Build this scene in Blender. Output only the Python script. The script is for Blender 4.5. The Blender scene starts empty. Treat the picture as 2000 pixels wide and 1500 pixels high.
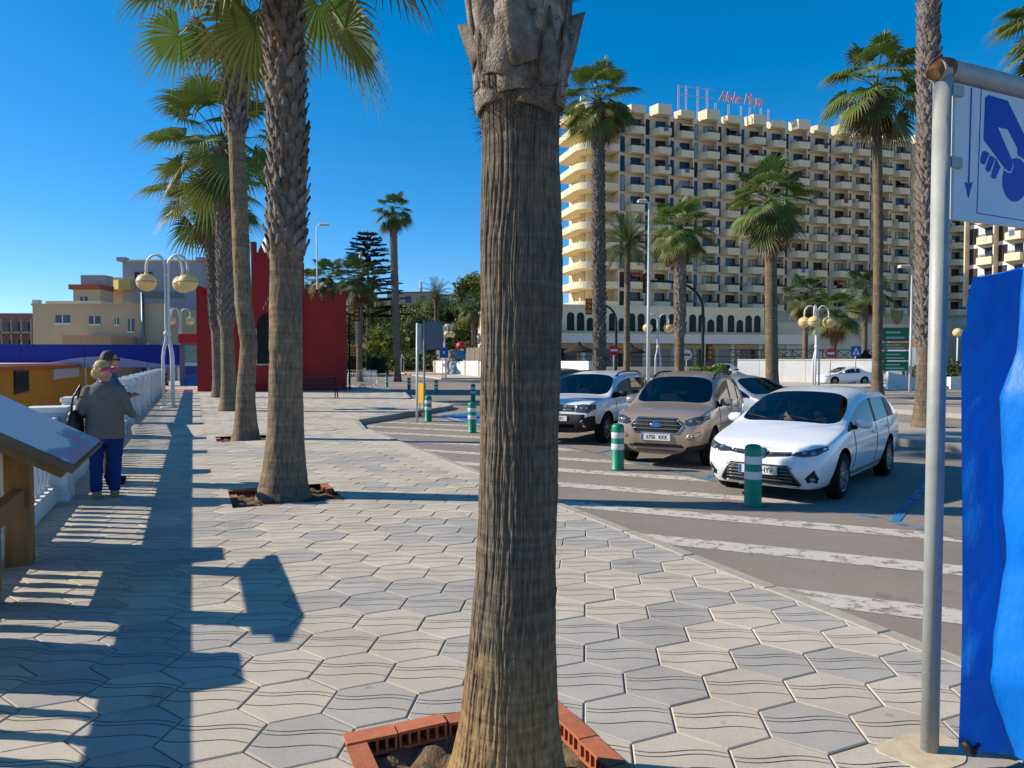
import bpy, bmesh, math, random
import numpy as np
from mathutils import Vector, Matrix, Euler
from mathutils.bvhtree import BVHTree
R = math.radians
PI = math.pi
random.seed(7)
S = bpy.context.scene
COL = S.collection

# ------------------------------------------------------------------ camera
CAM_H = 1.75
cd = bpy.data.cameras.new('camera'); cam = bpy.data.objects.new('camera', cd); COL.objects.link(cam)
cam.location = (0, 0, CAM_H); cam.rotation_euler = (R(90 - 1.88), 0, 0)
cd.sensor_width = 36; cd.lens = 25.2; cd.clip_start = 0.05; cd.clip_end = 3000
S.camera = cam
# ------------------------------------------------------------------ sky and sun
SUN_EL, SUN_AZ = R(31), math.atan2(-0.993, 0.115)        # azimuth measured from +Y towards +X
SUN_DIR = Vector((math.sin(SUN_AZ) * math.cos(SUN_EL), math.cos(SUN_AZ) * math.cos(SUN_EL), math.sin(SUN_EL)))
w = bpy.data.worlds.new('World'); S.world = w; w.use_nodes = True
nt = w.node_tree; nt.nodes.clear()
sky = nt.nodes.new('ShaderNodeTexSky'); sky.sky_type = 'NISHITA'; sky.sun_disc = False
sky.sun_elevation = SUN_EL; sky.sun_rotation = SUN_AZ
sky.altitude = 2000; sky.air_density = 1.0; sky.dust_density = 1.0; sky.ozone_density = 6.5
bg = nt.nodes.new('ShaderNodeBackground'); bg.inputs[1].default_value = 0.15
wo = nt.nodes.new('ShaderNodeOutputWorld')
hs = nt.nodes.new('ShaderNodeHueSaturation'); hs.inputs['Saturation'].default_value = 1.27; hs.inputs['Hue'].default_value = 0.5
ga = nt.nodes.new('ShaderNodeGamma'); ga.inputs[1].default_value = 0.85
nt.links.new(sky.outputs[0], hs.inputs['Color']); nt.links.new(hs.outputs[0], ga.inputs[0]); nt.links.new(ga.outputs[0], bg.inputs[0]); nt.links.new(bg.outputs[0], wo.inputs[0])
sl = bpy.data.lights.new('sun', 'SUN'); sl.energy = 4.5; sl.angle = R(0.53); sl.color = (1, 0.895, 0.74)
so = bpy.data.objects.new('sun', sl); COL.objects.link(so)
so.rotation_euler = SUN_DIR.to_track_quat('Z', 'Y').to_euler()
vs = S.view_settings; vs.view_transform = 'Standard'; vs.look = 'None'; vs.exposure = 0.55; vs.gamma = 1.0
vs.use_curve_mapping = False
S.render.engine = 'CYCLES'; S.cycles.use_denoising = True
try: S.cycles.denoiser = 'OPENIMAGEDENOISE'
except Exception: pass
S.cycles.max_bounces = 6; S.cycles.transparent_max_bounces = 12; S.cycles.caustics_reflective = False; S.cycles.caustics_refractive = False

# ------------------------------------------------------------------ frames
TH = R(24); N2 = (math.cos(TH), math.sin(TH)); D2 = (-math.sin(TH), math.cos(TH))
def W(v, u, z=0.0):                       # promenade frame: v to the right of the walk, u along it
    return Vector((N2[0]*v + D2[0]*u, N2[1]*v + D2[1]*u, z))
def UV(x, y): return (x*N2[0] + y*N2[1], x*D2[0] + y*D2[1])
F = 1400.0
def G(px, py, z=0.0):                     # ground point seen at a photo pixel
    y = F*(CAM_H - z)/(py - 704.0); return Vector(((px - 1000)*y/F, y, z))
def P(px, py, y):                         # point at depth y seen at a photo pixel
    return Vector(((px - 1000)*y/F, y, CAM_H - (py - 704.0)*y/F))

# ------------------------------------------------------------------ materials
def lin(c): return tuple((x/12.92 if x <= .04045 else ((x+.055)/1.055)**2.4) for x in (k/255 for k in c))
MATS = {}
def nodes(m): return m.node_tree.nodes, m.node_tree.links
def M(name, rgb, rough=.75, spec=.35, metal=0, var=0.0, vscale=3.0, bump=0.0, bscale=40.0, coat=0.0, var2=0.0, v2scale=.4, stretch=None, transl=0.0, alpha=None, emit=0, obj_rand=0.0, coords='pos', spots=0.0):
    if name in MATS: return MATS[name]
    m = bpy.data.materials.new(name); m.use_nodes = True; MATS[name] = m
    ns, lk = nodes(m); b = ns['Principled BSDF']
    c = lin(rgb) + (1,)
    b.inputs['Base Color'].default_value = c; b.inputs['Roughness'].default_value = rough
    b.inputs['Specular IOR Level'].default_value = spec; b.inputs['Metallic'].default_value = metal
    b.inputs['Coat Weight'].default_value = coat; b.inputs['Coat Roughness'].default_value = .04
    if emit: b.inputs['Emission Color'].default_value = c; b.inputs['Emission Strength'].default_value = emit
    if alpha is not None: b.inputs['Alpha'].default_value = alpha
    src = None
    if coords == 'obj':
        tc = ns.new('ShaderNodeTexCoord'); src = tc.outputs['Object']
    else:
        ge = ns.new('ShaderNodeNewGeometry'); src = ge.outputs['Position']
    if stretch:
        mp = ns.new('ShaderNodeMapping'); mp.inputs['Scale'].default_value = stretch
        lk.new(src, mp.inputs['Vector']); src = mp.outputs[0]
    col = None
    def mulnoise(col, scale, amt, det=4):
        nz = ns.new('ShaderNodeTexNoise'); nz.inputs['Scale'].default_value = scale; nz.inputs['Detail'].default_value = det; nz.inputs['Roughness'].default_value = .6
        lk.new(src, nz.inputs['Vector'])
        mr = ns.new('ShaderNodeMapRange'); mr.inputs[1].default_value = .3; mr.inputs[2].default_value = .7
        mr.inputs[3].default_value = 1-amt; mr.inputs[4].default_value = 1+amt
        lk.new(nz.outputs['Fac'], mr.inputs[0])
        return scalecol(col, mr.outputs[0])
    def scalecol(col, fac):
        vm = ns.new('ShaderNodeVectorMath'); vm.operation = 'SCALE'
        if col is None: vm.inputs[0].default_value = c[:3]
        else: lk.new(col, vm.inputs[0])
        lk.new(fac, vm.inputs['Scale']); return vm.outputs[0]
    if var: col = mulnoise(col, vscale, var)
    if var2: col = mulnoise(col, v2scale, var2, 6)
    if spots:                                  # gum, drips and dark stains
        for sc_, lo in ((11, .68), (2.3, .66)):
            nz = ns.new('ShaderNodeTexNoise'); nz.inputs['Scale'].default_value = sc_; nz.inputs['Detail'].default_value = 3; lk.new(src, nz.inputs['Vector'])
            mr = ns.new('ShaderNodeMapRange'); mr.inputs[1].default_value = lo; mr.inputs[2].default_value = lo+.06; mr.inputs[3].default_value = 1; mr.inputs[4].default_value = 1-spots; lk.new(nz.outputs['Fac'], mr.inputs[0]); col = scalecol(col, mr.outputs[0])
    if obj_rand:
        oi = ns.new('ShaderNodeObjectInfo'); mr = ns.new('ShaderNodeMapRange')
        mr.inputs[3].default_value = 1-obj_rand; mr.inputs[4].default_value = 1+obj_rand
        lk.new(oi.outputs['Random'], mr.inputs[0]); col = scalecol(col, mr.outputs[0])
    if col is not None: lk.new(col, b.inputs['Base Color'])
    if bump:
        nz = ns.new('ShaderNodeTexNoise'); nz.inputs['Scale'].default_value = bscale; nz.inputs['Detail'].default_value = 4
        lk.new(src, nz.inputs['Vector'])
        bp = ns.new('ShaderNodeBump'); bp.inputs['Strength'].default_value = bump; bp.inputs['Distance'].default_value = .01
        lk.new(nz.outputs['Fac'], bp.inputs['Height']); lk.new(bp.outputs[0], b.inputs['Normal'])
    if transl:
        tr = ns.new('ShaderNodeBsdfTranslucent'); mx = ns.new('ShaderNodeMixShader'); mx.inputs[0].default_value = transl
        if col is not None: lk.new(col, tr.inputs[0])
        else: tr.inputs[0].default_value = c
        out = ns['Material Output']
        lk.new(b.outputs[0], mx.inputs[1]); lk.new(tr.outputs[0], mx.inputs[2]); lk.new(mx.outputs[0], out.inputs[0])
    return m

def glass_mat(name, rgb, t=.5, rough=.02):
    if name in MATS: return MATS[name]
    m = bpy.data.materials.new(name); m.use_nodes = True; MATS[name] = m
    ns, lk = nodes(m); ns.remove(ns['Principled BSDF']); out = ns['Material Output']
    tr = ns.new('ShaderNodeBsdfTransparent'); tr.inputs[0].default_value = tuple(x*t for x in lin(rgb)) + (1,)
    gl = ns.new('ShaderNodeBsdfGlossy'); gl.inputs['Roughness'].default_value = rough
    fr = ns.new('ShaderNodeFresnel'); fr.inputs[0].default_value = 1.5
    mr = ns.new('ShaderNodeMapRange'); mr.inputs[3].default_value = .06; mr.inputs[4].default_value = 1.0
    mx = ns.new('ShaderNodeMixShader'); lk.new(fr.outputs[0], mr.inputs[0]); lk.new(mr.outputs[0], mx.inputs[0])
    lk.new(tr.outputs[0], mx.inputs[1]); lk.new(gl.outputs[0], mx.inputs[2]); lk.new(mx.outputs[0], out.inputs[0])
    return m

# ------------------------------------------------------------------ mesh building
class MB:
    def __init__(s): s.v = []; s.f = []; s.m = []; s.sm = []
    def add(s, vs, fs, m=0, smooth=False):
        o = len(s.v); s.v += [tuple(v) for v in vs]
        for f in fs: s.f.append(tuple(i+o for i in f)); s.m.append(m); s.sm.append(smooth)
        return s
    def box(s, x0, x1, y0, y1, z0, z1, m=0, mat=None):
        vs = [(x0,y0,z0),(x1,y0,z0),(x1,y1,z0),(x0,y1,z0),(x0,y0,z1),(x1,y0,z1),(x1,y1,z1),(x0,y1,z1)]
        if mat is not None: vs = [mat @ Vector(v) for v in vs]
        return s.add(vs, [(0,3,2,1),(4,5,6,7),(0,1,5,4),(1,2,6,5),(2,3,7,6),(3,0,4,7)], m)
    def bbox(s, x0, x1, y0, y1, z0, z1, b=.01, m=0):      # box with chamfered vertical and top edges
        def ring(d, z): return [(x0+d,y0,z),(x1-d,y0,z),(x1,y0+d,z),(x1,y1-d,z),(x1-d,y1,z),(x0+d,y1,z),(x0,y1-d,z),(x0,y0+d,z)]
        def ins(z): return [(x0+b,y0+b,z),(x1-b,y0+b,z),(x1-b,y0+b,z),(x1-b,y1-b,z),(x1-b,y1-b,z),(x0+b,y1-b,z),(x0+b,y1-b,z),(x0+b,y0+b,z)]
        a = ring(b, z0) + ring(b, z1-b)
        t = [(x0+b,y0+b,z1),(x1-b,y0+b,z1),(x1-b,y1-b,z1),(x0+b,y1-b,z1)]
        fs = [(i,(i+1)%8,(i+1)%8+8,i+8) for i in range(8)]
        fs += [(8,9,17,16),(10,11,18,17),(12,13,19,18),(14,15,16,19),(9,10,17),(11,12,18),(13,14,19),(15,8,16),(16,17,18,19),(7,6,5,4,3,2,1,0)]
        return s.add(a+t, fs, m)
    def tube(s, pts, r, n=10, m=0, caps=True, smooth=True):
        pts = [Vector(p) for p in pts]; k = len(pts)
        rs = r if isinstance(r, (list, tuple)) else [r]*k
        vs = []; up = Vector((0,0,1)); prev = None
        for i, p in enumerate(pts):
            t = (pts[min(i+1,k-1)] - pts[max(i-1,0)]).normalized()
            if prev is None:
                a = t.orthogonal().normalized()
            else:
                a = (prev - t*prev.dot(t)); a = a.normalized() if a.length > 1e-6 else t.orthogonal().normalized()
            prev = a; b = t.cross(a)
            for j in range(n):
                an = 2*PI*j/n; vs.append(p + a*math.cos(an)*rs[i] + b*math.sin(an)*rs[i])
        fs = [(i*n+j, i*n+(j+1)%n, (i+1)*n+(j+1)%n, (i+1)*n+j) for i in range(k-1) for j in range(n)]
        s.add(vs, fs, m, smooth)
        if caps:
            o = len(s.v) - k*n
            s.f.append(tuple(o+j for j in reversed(range(n)))); s.m.append(m); s.sm.append(False)
            s.f.append(tuple(o+(k-1)*n+j for j in range(n))); s.m.append(m); s.sm.append(False)
        return s
    def lathe(s, prof, n=16, m=0, c=(0,0,0), smooth=True, caps=True):     # prof: (r,z)
        vs = [(c[0]+r*math.cos(2*PI*j/n), c[1]+r*math.sin(2*PI*j/n), c[2]+z) for r, z in prof for j in range(n)]
        k = len(prof)
        s.add(vs, [(i*n+j, i*n+(j+1)%n, (i+1)*n+(j+1)%n, (i+1)*n+j) for i in range(k-1) for j in range(n)], m, smooth)
        if caps:
            o = len(s.v) - k*n
            s.f.append(tuple(o+j for j in reversed(range(n)))); s.m.append(m); s.sm.append(False)
            s.f.append(tuple(o+(k-1)*n+j for j in range(n))); s.m.append(m); s.sm.append(False)
        return s
    def prism(s, poly, z0, z1, m=0, mat=None):                              # poly CCW in xy
        n = len(poly); vs = [(x,y,z0) for x,y in poly] + [(x,y,z1) for x,y in poly]
        if mat is not None: vs = [mat @ Vector(v) for v in vs]
        return s.add(vs, [tuple(reversed(range(n))), tuple(range(n,2*n))] + [(i,(i+1)%n,(i+1)%n+n,i+n) for i in range(n)], m)
    def mesh(s, name, mats):
        me = bpy.data.meshes.new(name); me.from_pydata(s.v, [], s.f)
        for mt in (mats if isinstance(mats, (list, tuple)) else [mats]): me.materials.append(mt)
        if any(s.m): me.polygons.foreach_set('material_index', s.m)
        if any(s.sm): me.polygons.foreach_set('use_smooth', s.sm)
        me.update(); return me
    def obj(s, name, mats, parent=None, loc=None, rz=0):
        return link(name, s.mesh(name, mats), parent, loc, rz)
def link(name, me, parent=None, loc=None, rz=0):
    o = bpy.data.objects.new(name, me); COL.objects.link(o)
    if parent is not None: o.parent = parent
    if loc is not None: o.location = loc
    if rz: o.rotation_euler = (0, 0, rz)
    return o
def tag(o, label=None, cat=None, group=None, kind=None):
    if label: o['label'] = label
    if cat: o['category'] = cat
    if group: o['group'] = group
    if kind: o['kind'] = kind
    return o
def thing(name, label, cat, loc=(0,0,0), rz=0, group=None):
    o = bpy.data.objects.new(name, None); COL.objects.link(o); o.empty_display_size = .2
    o.location = loc; o.rotation_euler = (0, 0, rz); return tag(o, label, cat, group)
KIDS = {}
def copy_tree(o, parent=None):
    c = o.copy(); COL.objects.link(c)
    if parent is not None: c.parent = parent
    for ch in o.children: copy_tree(ch, c)
    return c
def struct(o): o['kind'] = 'structure'; return o
def text_mesh(txt, size, shear=0, depth=.002, bold=0.0):
    cu = bpy.data.curves.new('t', 'FONT'); cu.body = txt; cu.size = size; cu.shear = shear; cu.extrude = depth
    cu.align_x = 'CENTER'; cu.align_y = 'CENTER'; cu.offset = bold; cu.resolution_u = 3
    o = bpy.data.objects.new('t', cu); COL.objects.link(o)
    dg = bpy.context.evaluated_depsgraph_get(); me = bpy.data.meshes.new_from_object(o.evaluated_get(dg))
    bpy.data.objects.remove(o); bpy.data.curves.remove(cu); me.name = 'lettering'; me.materials.clear(); return me
def evaluated(o):
    dg = bpy.context.evaluated_depsgraph_get(); return bpy.data.meshes.new_from_object(o.evaluated_get(dg))
# value noise on a grid, periodic in the first axis
def vnoise(u, v, nu, nv, seed):
    rng = np.random.RandomState(seed); g = rng.rand(nu, nv+2)
    uu = (u % 1.0)*nu; vv = np.clip(v, 0, .9999)*nv
    i = np.floor(uu).astype(int); j = np.floor(vv).astype(int); a = uu-i; b = vv-j
    a = a*a*(3-2*a); b = b*b*(3-2*b); i2 = (i+1) % nu; i = i % nu
    return (g[i,j]*(1-a)+g[i2,j]*a)*(1-b) + (g[i,j+1]*(1-a)+g[i2,j+1]*a)*b
# clip a polygon with a half plane n.p <= d
def clip(poly, n, d):
    out = []
    for i in range(len(poly)):
        p, q = poly[i], poly[(i+1) % len(poly)]
        dp = p[0]*n[0]+p[1]*n[1]-d; dq = q[0]*n[0]+q[1]*n[1]-d
        if dp <= 0: out.append(p)
        if (dp < 0 < dq) or (dq < 0 < dp):
            t = dp/(dp-dq); out.append((p[0]+(q[0]-p[0])*t, p[1]+(q[1]-p[1])*t))
    return out
# ================================================================== ground, pavement, road
RZ = -0.03
def zp(u):
    t = min(max((u-18.0)/2.0, 0), 1); return .12*t
m_asph = M('asphalt', (142,132,122), .9, .2, spots=.25, var=.16, vscale=110, bump=.6, bscale=260, var2=.13, v2scale=.55)
m_sand = M('sand', (190,170,135), .95, .1, var=.1)
m_bed = M('paving_bed', (96,88,80), .95, .1, var=.2, vscale=6)
m_plain = M('plain_paving', (186,176,161), .85, .2, var=.07, vscale=2.2, bump=.2, bscale=80)
m_tileb = M('tile_beige', (187,177,160), .8, .25, spots=.22, var=.12, vscale=90, bump=.35, bscale=240, var2=.13, v2scale=1.6, obj_rand=.07)
m_tileg = M('tile_grey', (169,164,156), .8, .25, spots=.22, var=.12, vscale=90, bump=.35, bscale=240, var2=.13, v2scale=1.6, obj_rand=.07)
m_kerb = M('kerb_concrete', (166,159,147), .85, .2, var=.12, vscale=14, bump=.3, bscale=120)
b = MB(); L = 2500
b.add([(3.9,-L,RZ),(L,-L,RZ),(L,L,RZ),(3.9,L,RZ)], [(0,1,2,3)], 0)
b.add([(-1.95,-L,-.3),(3.9,-L,-.3),(3.9,L,-.3),(-1.95,L,-.3)], [(0,1,2,3)], 0)
b.add([(-L,-L,-2.6),(-1.95,-L,-2.6),(-1.95,L,-2.6),(-L,L,-2.6)], [(0,1,2,3)], 1)
b.add([(-1.95,-L,-2.6),(-1.95,-L,-.3),(-1.95,L,-.3),(-1.95,L,-2.6)], [(0,1,2,3)], 2)
struct(b.obj('ground', [m_asph, m_sand, m_kerb], rz=TH))

PLAZA = [(-1.9,-7),(4.0,-7),(4.0,18.0),(4.16,19.8),(8.25,24.2),(8.75,25.0),(8.85,25.8),(8.6,27.0),(8.6,30),(10,36),(9.3,48),(9.0,110),(-1.9,110),(-1.9,19.8),(-1.9,18)]
b = MB()
PITS = [(1.17-.02,2.78,.54),(1.07,9.72,.66),(1.07,17.15,.62),(1.07,25.0,.62)]
def holed(b, v0, v1, u0, u1, z, m=0):
    e = u0
    for pv, pu, h in PITS[:3]:
        b.add([(v0,e,z),(v1,e,z),(v1,pu-h,z),(v0,pu-h,z)], [(0,1,2,3)], m)
        b.add([(v0,pu-h,z),(pv-h,pu-h,z),(pv-h,pu+h,z),(v0,pu+h,z)], [(0,1,2,3)], m); b.add([(pv+h,pu-h,z),(v1,pu-h,z),(v1,pu+h,z),(pv+h,pu+h,z)], [(0,1,2,3)], m); e = pu+h
    b.add([(v0,e,z),(v1,e,z),(v1,u1,z),(v0,u1,z)], [(0,1,2,3)], m)
holed(b, -1.9, 4.0, -7, 18, -.011)
b.add([(-1.9,18,-.011),(4.0,18,-.011),(4.16,19.8,.109),(-1.9,19.8,.109)], [(0,1,2,3)], 0)
far = [(-1.9,19.8),(4.16,19.8)] + PLAZA[4:13]
b.add([(x,y,.109) for x,y in far], [tuple(range(len(far)))], 0)
pave = struct(b.obj('promenade_pavement', [m_plain], rz=TH))
pave.data.materials.clear(); pave.data.materials.append(m_plain)
# bed under the near tiles
b = MB(); holed(b, -1.6, 3.99, -5, 18, -.008)
b.obj('joint_bed', m_bed, pave)

PALM_ROW = [(1.17,2.66),(1.07,9.76),(1.07,17.15),(1.07,25.0),(1.06,34.2)]
def hexpts(cx, cy, s, rot):
    return [(cx + s*math.cos(rot+PI/6+k*PI/3), cy + s*math.sin(rot+PI/6+k*PI/3)) for k in range(6)]
TS = .25; TA = TS*math.cos(PI/6)
# detailed wavy tile (x along the waves, flat sides at x=+-TA)
def tile_mesh(name, mats, cols=12, bev=.006, gap=.0035):
    rows_mid = [.078, .044, -.062]
    xs = [-(TA-gap-bev) + 2*(TA-gap-bev)*i/cols for i in range(cols+1)]
    def ymax(x): return (TS-(gap+bev)*1.155) - abs(x)*math.tan(PI/6)
    def wave(x): return .022*math.sin(x/TA*PI*.9+.25)
    b = MB(); vs = []; nr = 0
    for x in xs:
        g = .0075 if abs(x) < TA*.93 else .0; dep = -.007 if g else 0
        w_ = wave(x); col = [(-ymax(x), 0)]
        for r0 in reversed(rows_mid):
            y = r0 + w_
            y = max(min(y, ymax(x)-.02), -ymax(x)+.02)
            col += [(y-.0045, 0), (y-.0012, dep), (y+.0012, dep), (y+.0045, 0)]
        col += [(ymax(x), 0)]
        nr = len(col); vs += [(x, y, z) for y, z in col]
    fs = [(i*nr+j, (i+1)*nr+j, (i+1)*nr+j+1, i*nr+j+1) for i in range(cols) for j in range(nr-1)]
    groove = {1,2,3,5,6,7,9,10,11}
    b.add(vs, [f for f in fs if f[0] % nr not in groove]); o_ = len(b.v); b.add(vs, [f for f in fs if f[0] % nr in groove], 1)
    # bevel + skirt
    def ring(s, z): return [(x, y, z) for x, y in hexpts(0, 0, s, 0)]
    i0 = ring(TS-(gap+bev)*1.155, 0); i1 = ring(TS-gap*1.155, -.005); i2 = ring(TS-gap*1.155, -.02)
    b.add(i0+i1+i2, [(k, 6+k, 6+(k+1)%6, (k+1)%6) for k in range(6)] + [(6+k, 12+k, 12+(k+1)%6, 6+(k+1)%6) for k in range(6)])
    b.f[-12:] = [tuple(f) for f in b.f[-12:]]
    return b.mesh(name, mats)
m_groove = M('groove_dark', (132,122,110), .95, .1, var=.2, vscale=40)  # darker tone laid along the wave grooves of the tiles
TB = tile_mesh('paving_tile', [m_tileb, m_groove]); TG = tile_mesh('paving_tile', [m_tileg, m_groove])
TROT = R(-6); TC = (1.003, 3.427)
def in_pit(poly):
    for pv, pu, h in PITS:
        if any(abs(v-pv) < h and abs(u-pu) < h for v, u in poly): return (pv, pu, h)
    return None
near = []; rest_b = MB(); rng = random.Random(3)
ct, st = math.cos(TROT), math.sin(TROT)
gn = np.random.RandomState(11).rand(64, 64)
for j in range(-16, 110):
    for i in range(-80, 40):
        lx = i*2*TA + (j % 2)*TA; ly = j*1.5*TS
        x = TC[0] + lx*ct - ly*st; y = TC[1] + lx*st + ly*ct
        if y < 1.2 or y > 26: continue
        v, u = UV(x, y)
        if v < -1.75 or v > 4.25 or u > 18.2 or u < -5: continue
        if abs(x) > y*.78 + 1.2: continue
        # patches of grey tiles
        a = gn[(i//3 + j//4) % 64, (j//3) % 64]; grey = (a > .70 and rng.random() < .85) or rng.random() < .07
        poly = [UV(*p) for p in hexpts(x, y, TS-.004, TROT)]
        pit = in_pit(poly)
        whole = all(-1.62 < pv < 3.985 and pu < 18 for pv, pu in poly) and not pit
        if whole and abs(x) < y*.74 + .35 and y > 2.2:
            near.append((y + .25*abs(x), x, y, grey)); continue
        pieces = [poly]
        if not whole:
            q = clip(clip(clip(poly, (1,0), 3.985), (-1,0), 1.62), (0,1), 18)
            pieces = [q]
            if pit and len(q) > 2:
                pv, pu, h = pit; pieces = []; cur = q
                for n, d in (((1,0), pv+h), ((-1,0), -(pv-h)), ((0,1), pu+h), ((0,-1), -(pu-h))):
                    outp = clip(cur, (-n[0],-n[1]), -d); cur = clip(cur, n, d)
                    if len(outp) > 2: pieces.append(outp)
                    if len(cur) < 3: break
        if not whole and y < 11:                       # cut tiles keep their wavy grooves
            src_ = TG if grey else TB; a_ = TROT - TH; lv = Matrix.Rotation(-TH, 3, 'Z') @ Vector((x, y, 0)); planes = [((1,0), 3.985), ((-1,0), 1.62), ((0,1), 18)]; jobs = [planes]
            if pit:
                pv, pu, h = pit; jobs = []; acc = []
                for n, d in (((1,0), pv+h), ((-1,0), -(pv-h)), ((0,1), pu+h), ((0,-1), -(pu-h))):
                    jobs.append(planes + acc + [((-n[0],-n[1]), -d)]); acc = acc + [(n, d)]
            for job in jobs:
                bm = bmesh.new(); bm.from_mesh(src_); bm.transform(Matrix.Translation(lv) @ Matrix.Rotation(a_, 4, 'Z'))
                for n, d in job:
                    if not bm.verts: break
                    bmesh.ops.bisect_plane(bm, geom=bm.verts[:]+bm.edges[:]+bm.faces[:], plane_co=(n[0]*d, n[1]*d, 0), plane_no=(n[0],n[1],0), clear_outer=True)
                o = len(rest_b.v); bm.verts.index_update(); rest_b.v += [tuple(q_.co) for q_ in bm.verts]
                for f in bm.faces: rest_b.f.append(tuple(o+q_.index for q_ in f.verts)); rest_b.m.append(2 if f.material_index else int(grey)); rest_b.sm.append(False)
                bm.free()
            continue
        for q in pieces:
            if len(q) < 3: continue
            n = len(q); o = len(rest_b.v)
            rest_b.v += [(v,u,0) for v,u in q] + [(v,u,-.012) for v,u in q]
            rest_b.f.append(tuple(range(o,o+n))); rest_b.m.append(int(grey)); rest_b.sm.append(False)
            for k in range(n):
                rest_b.f.append((o+k, o+n+k, o+n+(k+1)%n, o+(k+1)%n)); rest_b.m.append(int(grey)); rest_b.sm.append(False)
VM = [p for p in PLAZA if p[0] > 3.9]
for j in range(30, 130):
    for i in range(-90, 10):
        lx = i*2*TA + (j % 2)*TA; ly = j*1.5*TS; x = TC[0] + lx*ct - ly*st; y = TC[1] + lx*st + ly*ct; v, u = UV(x, y)
        if u < 18.25 or u > 36 or abs(x) > y*.72: continue
        vmax = float(np.interp(u, [4.0 if False else q[1] for q in VM[1:]], [q[0] for q in VM[1:]])) - .38
        if not (-1.38 < v < vmax): continue
        a = gn[(i//3 + j//4) % 64, (j//3) % 64]; grey = (a > .70 and rng.random() < .85) or rng.random() < .07
        rest_b.add([(pv, pu, zp(pu) + rng.uniform(-.004,.001)) for pv, pu in (UV(*q) for q in hexpts(x, y, TS-.008, TROT))], [tuple(range(6))], int(grey))
near.sort()
PROTO = {}
tl = {False: [tuple(v.co) for v in TB.vertices], True: [tuple(v.co) for v in TG.vertices]}
tf0 = [tuple(p.vertices) for p in TB.polygons if p.material_index == 0]; tf1 = [tuple(p.vertices) for p in TB.polygons if p.material_index == 1]
inv = Matrix.Rotation(-TH, 3, 'Z')
for k, (_, x, y, grey) in enumerate(near):
    if k < 300:
        o = link('paving_tile', TG if grey else TB, pave)
        lv = inv @ Vector((x, y, 0)); o.location = (lv.x, lv.y, rng.uniform(-.0025, .0012))
        o.rotation_euler = (rng.uniform(-.004,.004), rng.uniform(-.004,.004), TROT - TH + (PI if rng.random() < 0 else 0))
    else:
        dz = rng.uniform(-.003, .001); vs = []
        a = TROT - TH; ca, sa = math.cos(a), math.sin(a); lv = inv @ Vector((x, y, 0))
        if y < 15:
            tv = [(lv.x+p[0]*ca-p[1]*sa, lv.y+p[0]*sa+p[1]*ca, p[2]+dz) for p in tl[grey]]; nv_ = len(rest_b.v); rest_b.add(tv, tf0, int(grey))
            for f in tf1: rest_b.f.append(tuple(i_+nv_ for i_ in f)); rest_b.m.append(2); rest_b.sm.append(False)
        else:
            q = [UV(*p) for p in hexpts(x, y, TS-.007, TROT)]; o = len(rest_b.v)
            rest_b.add([(v,u,dz) for v,u in q], [tuple(range(6))], int(grey))
ro = rest_b.obj('far_paving_tiles', [m_tileb, m_tileg, m_groove], pave); ro['kind'] = 'stuff'

# kerb: flush stones along the walk, a raised run round the plaza
kerb = struct(MB().add([(3.99,-7,-.02),(4.13,-7,-.02),(4.13,19.6,-.02),(3.99,19.6,-.02)], [(0,1,2,3)]).obj('kerb', m_kerb, rz=TH))
ks = MB(); ks.bbox(3.995, 4.125, 0, .99, -.06, .004, .008); ksm = ks.mesh('kerb_stone', m_kerb)
for k in range(-3, 18):
    link('kerb_stone', ksm, kerb, (rng.uniform(-.004,.004), k*1.0+.2, rng.uniform(-.003,.002) + zp(k+.7)*.4))
run = [(4.0,18.0),(4.16,19.8)] + PLAZA[4:12]
for a, c in zip(run[:-1], run[1:]):
    d = Vector((c[0]-a[0], c[1]-a[1], 0)); ln = d.length; d /= ln; n = Vector((d.y, -d.x, 0)); k = max(1, int(ln/1.2))
    if a[1] > 60: continue
    k = min(k, 14)
    for i in range(k):
        p = Vector((a[0],a[1],0)) + d*ln*i/k; q = Vector((a[0],a[1],0)) + d*(ln*(i+1)/k - .008)
        z0, z1 = zp(p.y)+.004, zp(q.y)+.004
        kb = MB(); i0, o0 = p - n*.14, p + n*.004; i1, o1 = q - n*.14, q + n*.004
        vs = [(i0.x,i0.y,-.1),(o0.x,o0.y,-.1),(o1.x,o1.y,-.1),(i1.x,i1.y,-.1),(i0.x,i0.y,z0),(o0.x,o0.y,z0),(o1.x,o1.y,z1),(i1.x,i1.y,z1)]
        kb.add(vs, [(4,5,6,7),(0,1,5,4),(1,2,6,5),(2,3,7,6),(3,0,4,7)]); kb.obj('kerb_stone', m_kerb, kerb)

# ------------------------------------------------ painted markings (worn)
def paint(name, rgb, wear=.45):
    m = M(name, rgb, .7, .3); ns, lk = nodes(m); bs = ns['Principled BSDF']
    ge = ns.new('ShaderNodeNewGeometry'); nz = ns.new('ShaderNodeTexNoise'); nz.inputs['Scale'].default_value = 7; nz.inputs['Detail'].default_value = 9; nz.inputs['Roughness'].default_value = .75
    lk.new(ge.outputs['Position'], nz.inputs['Vector'])
    cr = ns.new('ShaderNodeMapRange'); cr.inputs[1].default_value = wear; cr.inputs[2].default_value = wear+.12; lk.new(nz.outputs['Fac'], cr.inputs[0])
    tr = ns.new('ShaderNodeBsdfTransparent'); mx = ns.new('ShaderNodeMixShader'); lk.new(cr.outputs[0], mx.inputs[0])
    lk.new(tr.outputs[0], mx.inputs[1]); lk.new(bs.outputs[0], mx.inputs[2]); lk.new(mx.outputs[0], ns['Material Output'].inputs[0]); return m
m_wpaint = paint('white_road_paint', (196,188,176), .37); m_bpaint = paint('blue_road_paint', (70,142,178), .48); m_bpaint2 = paint('blue_bay_paint', (52,128,176), .40)
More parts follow.
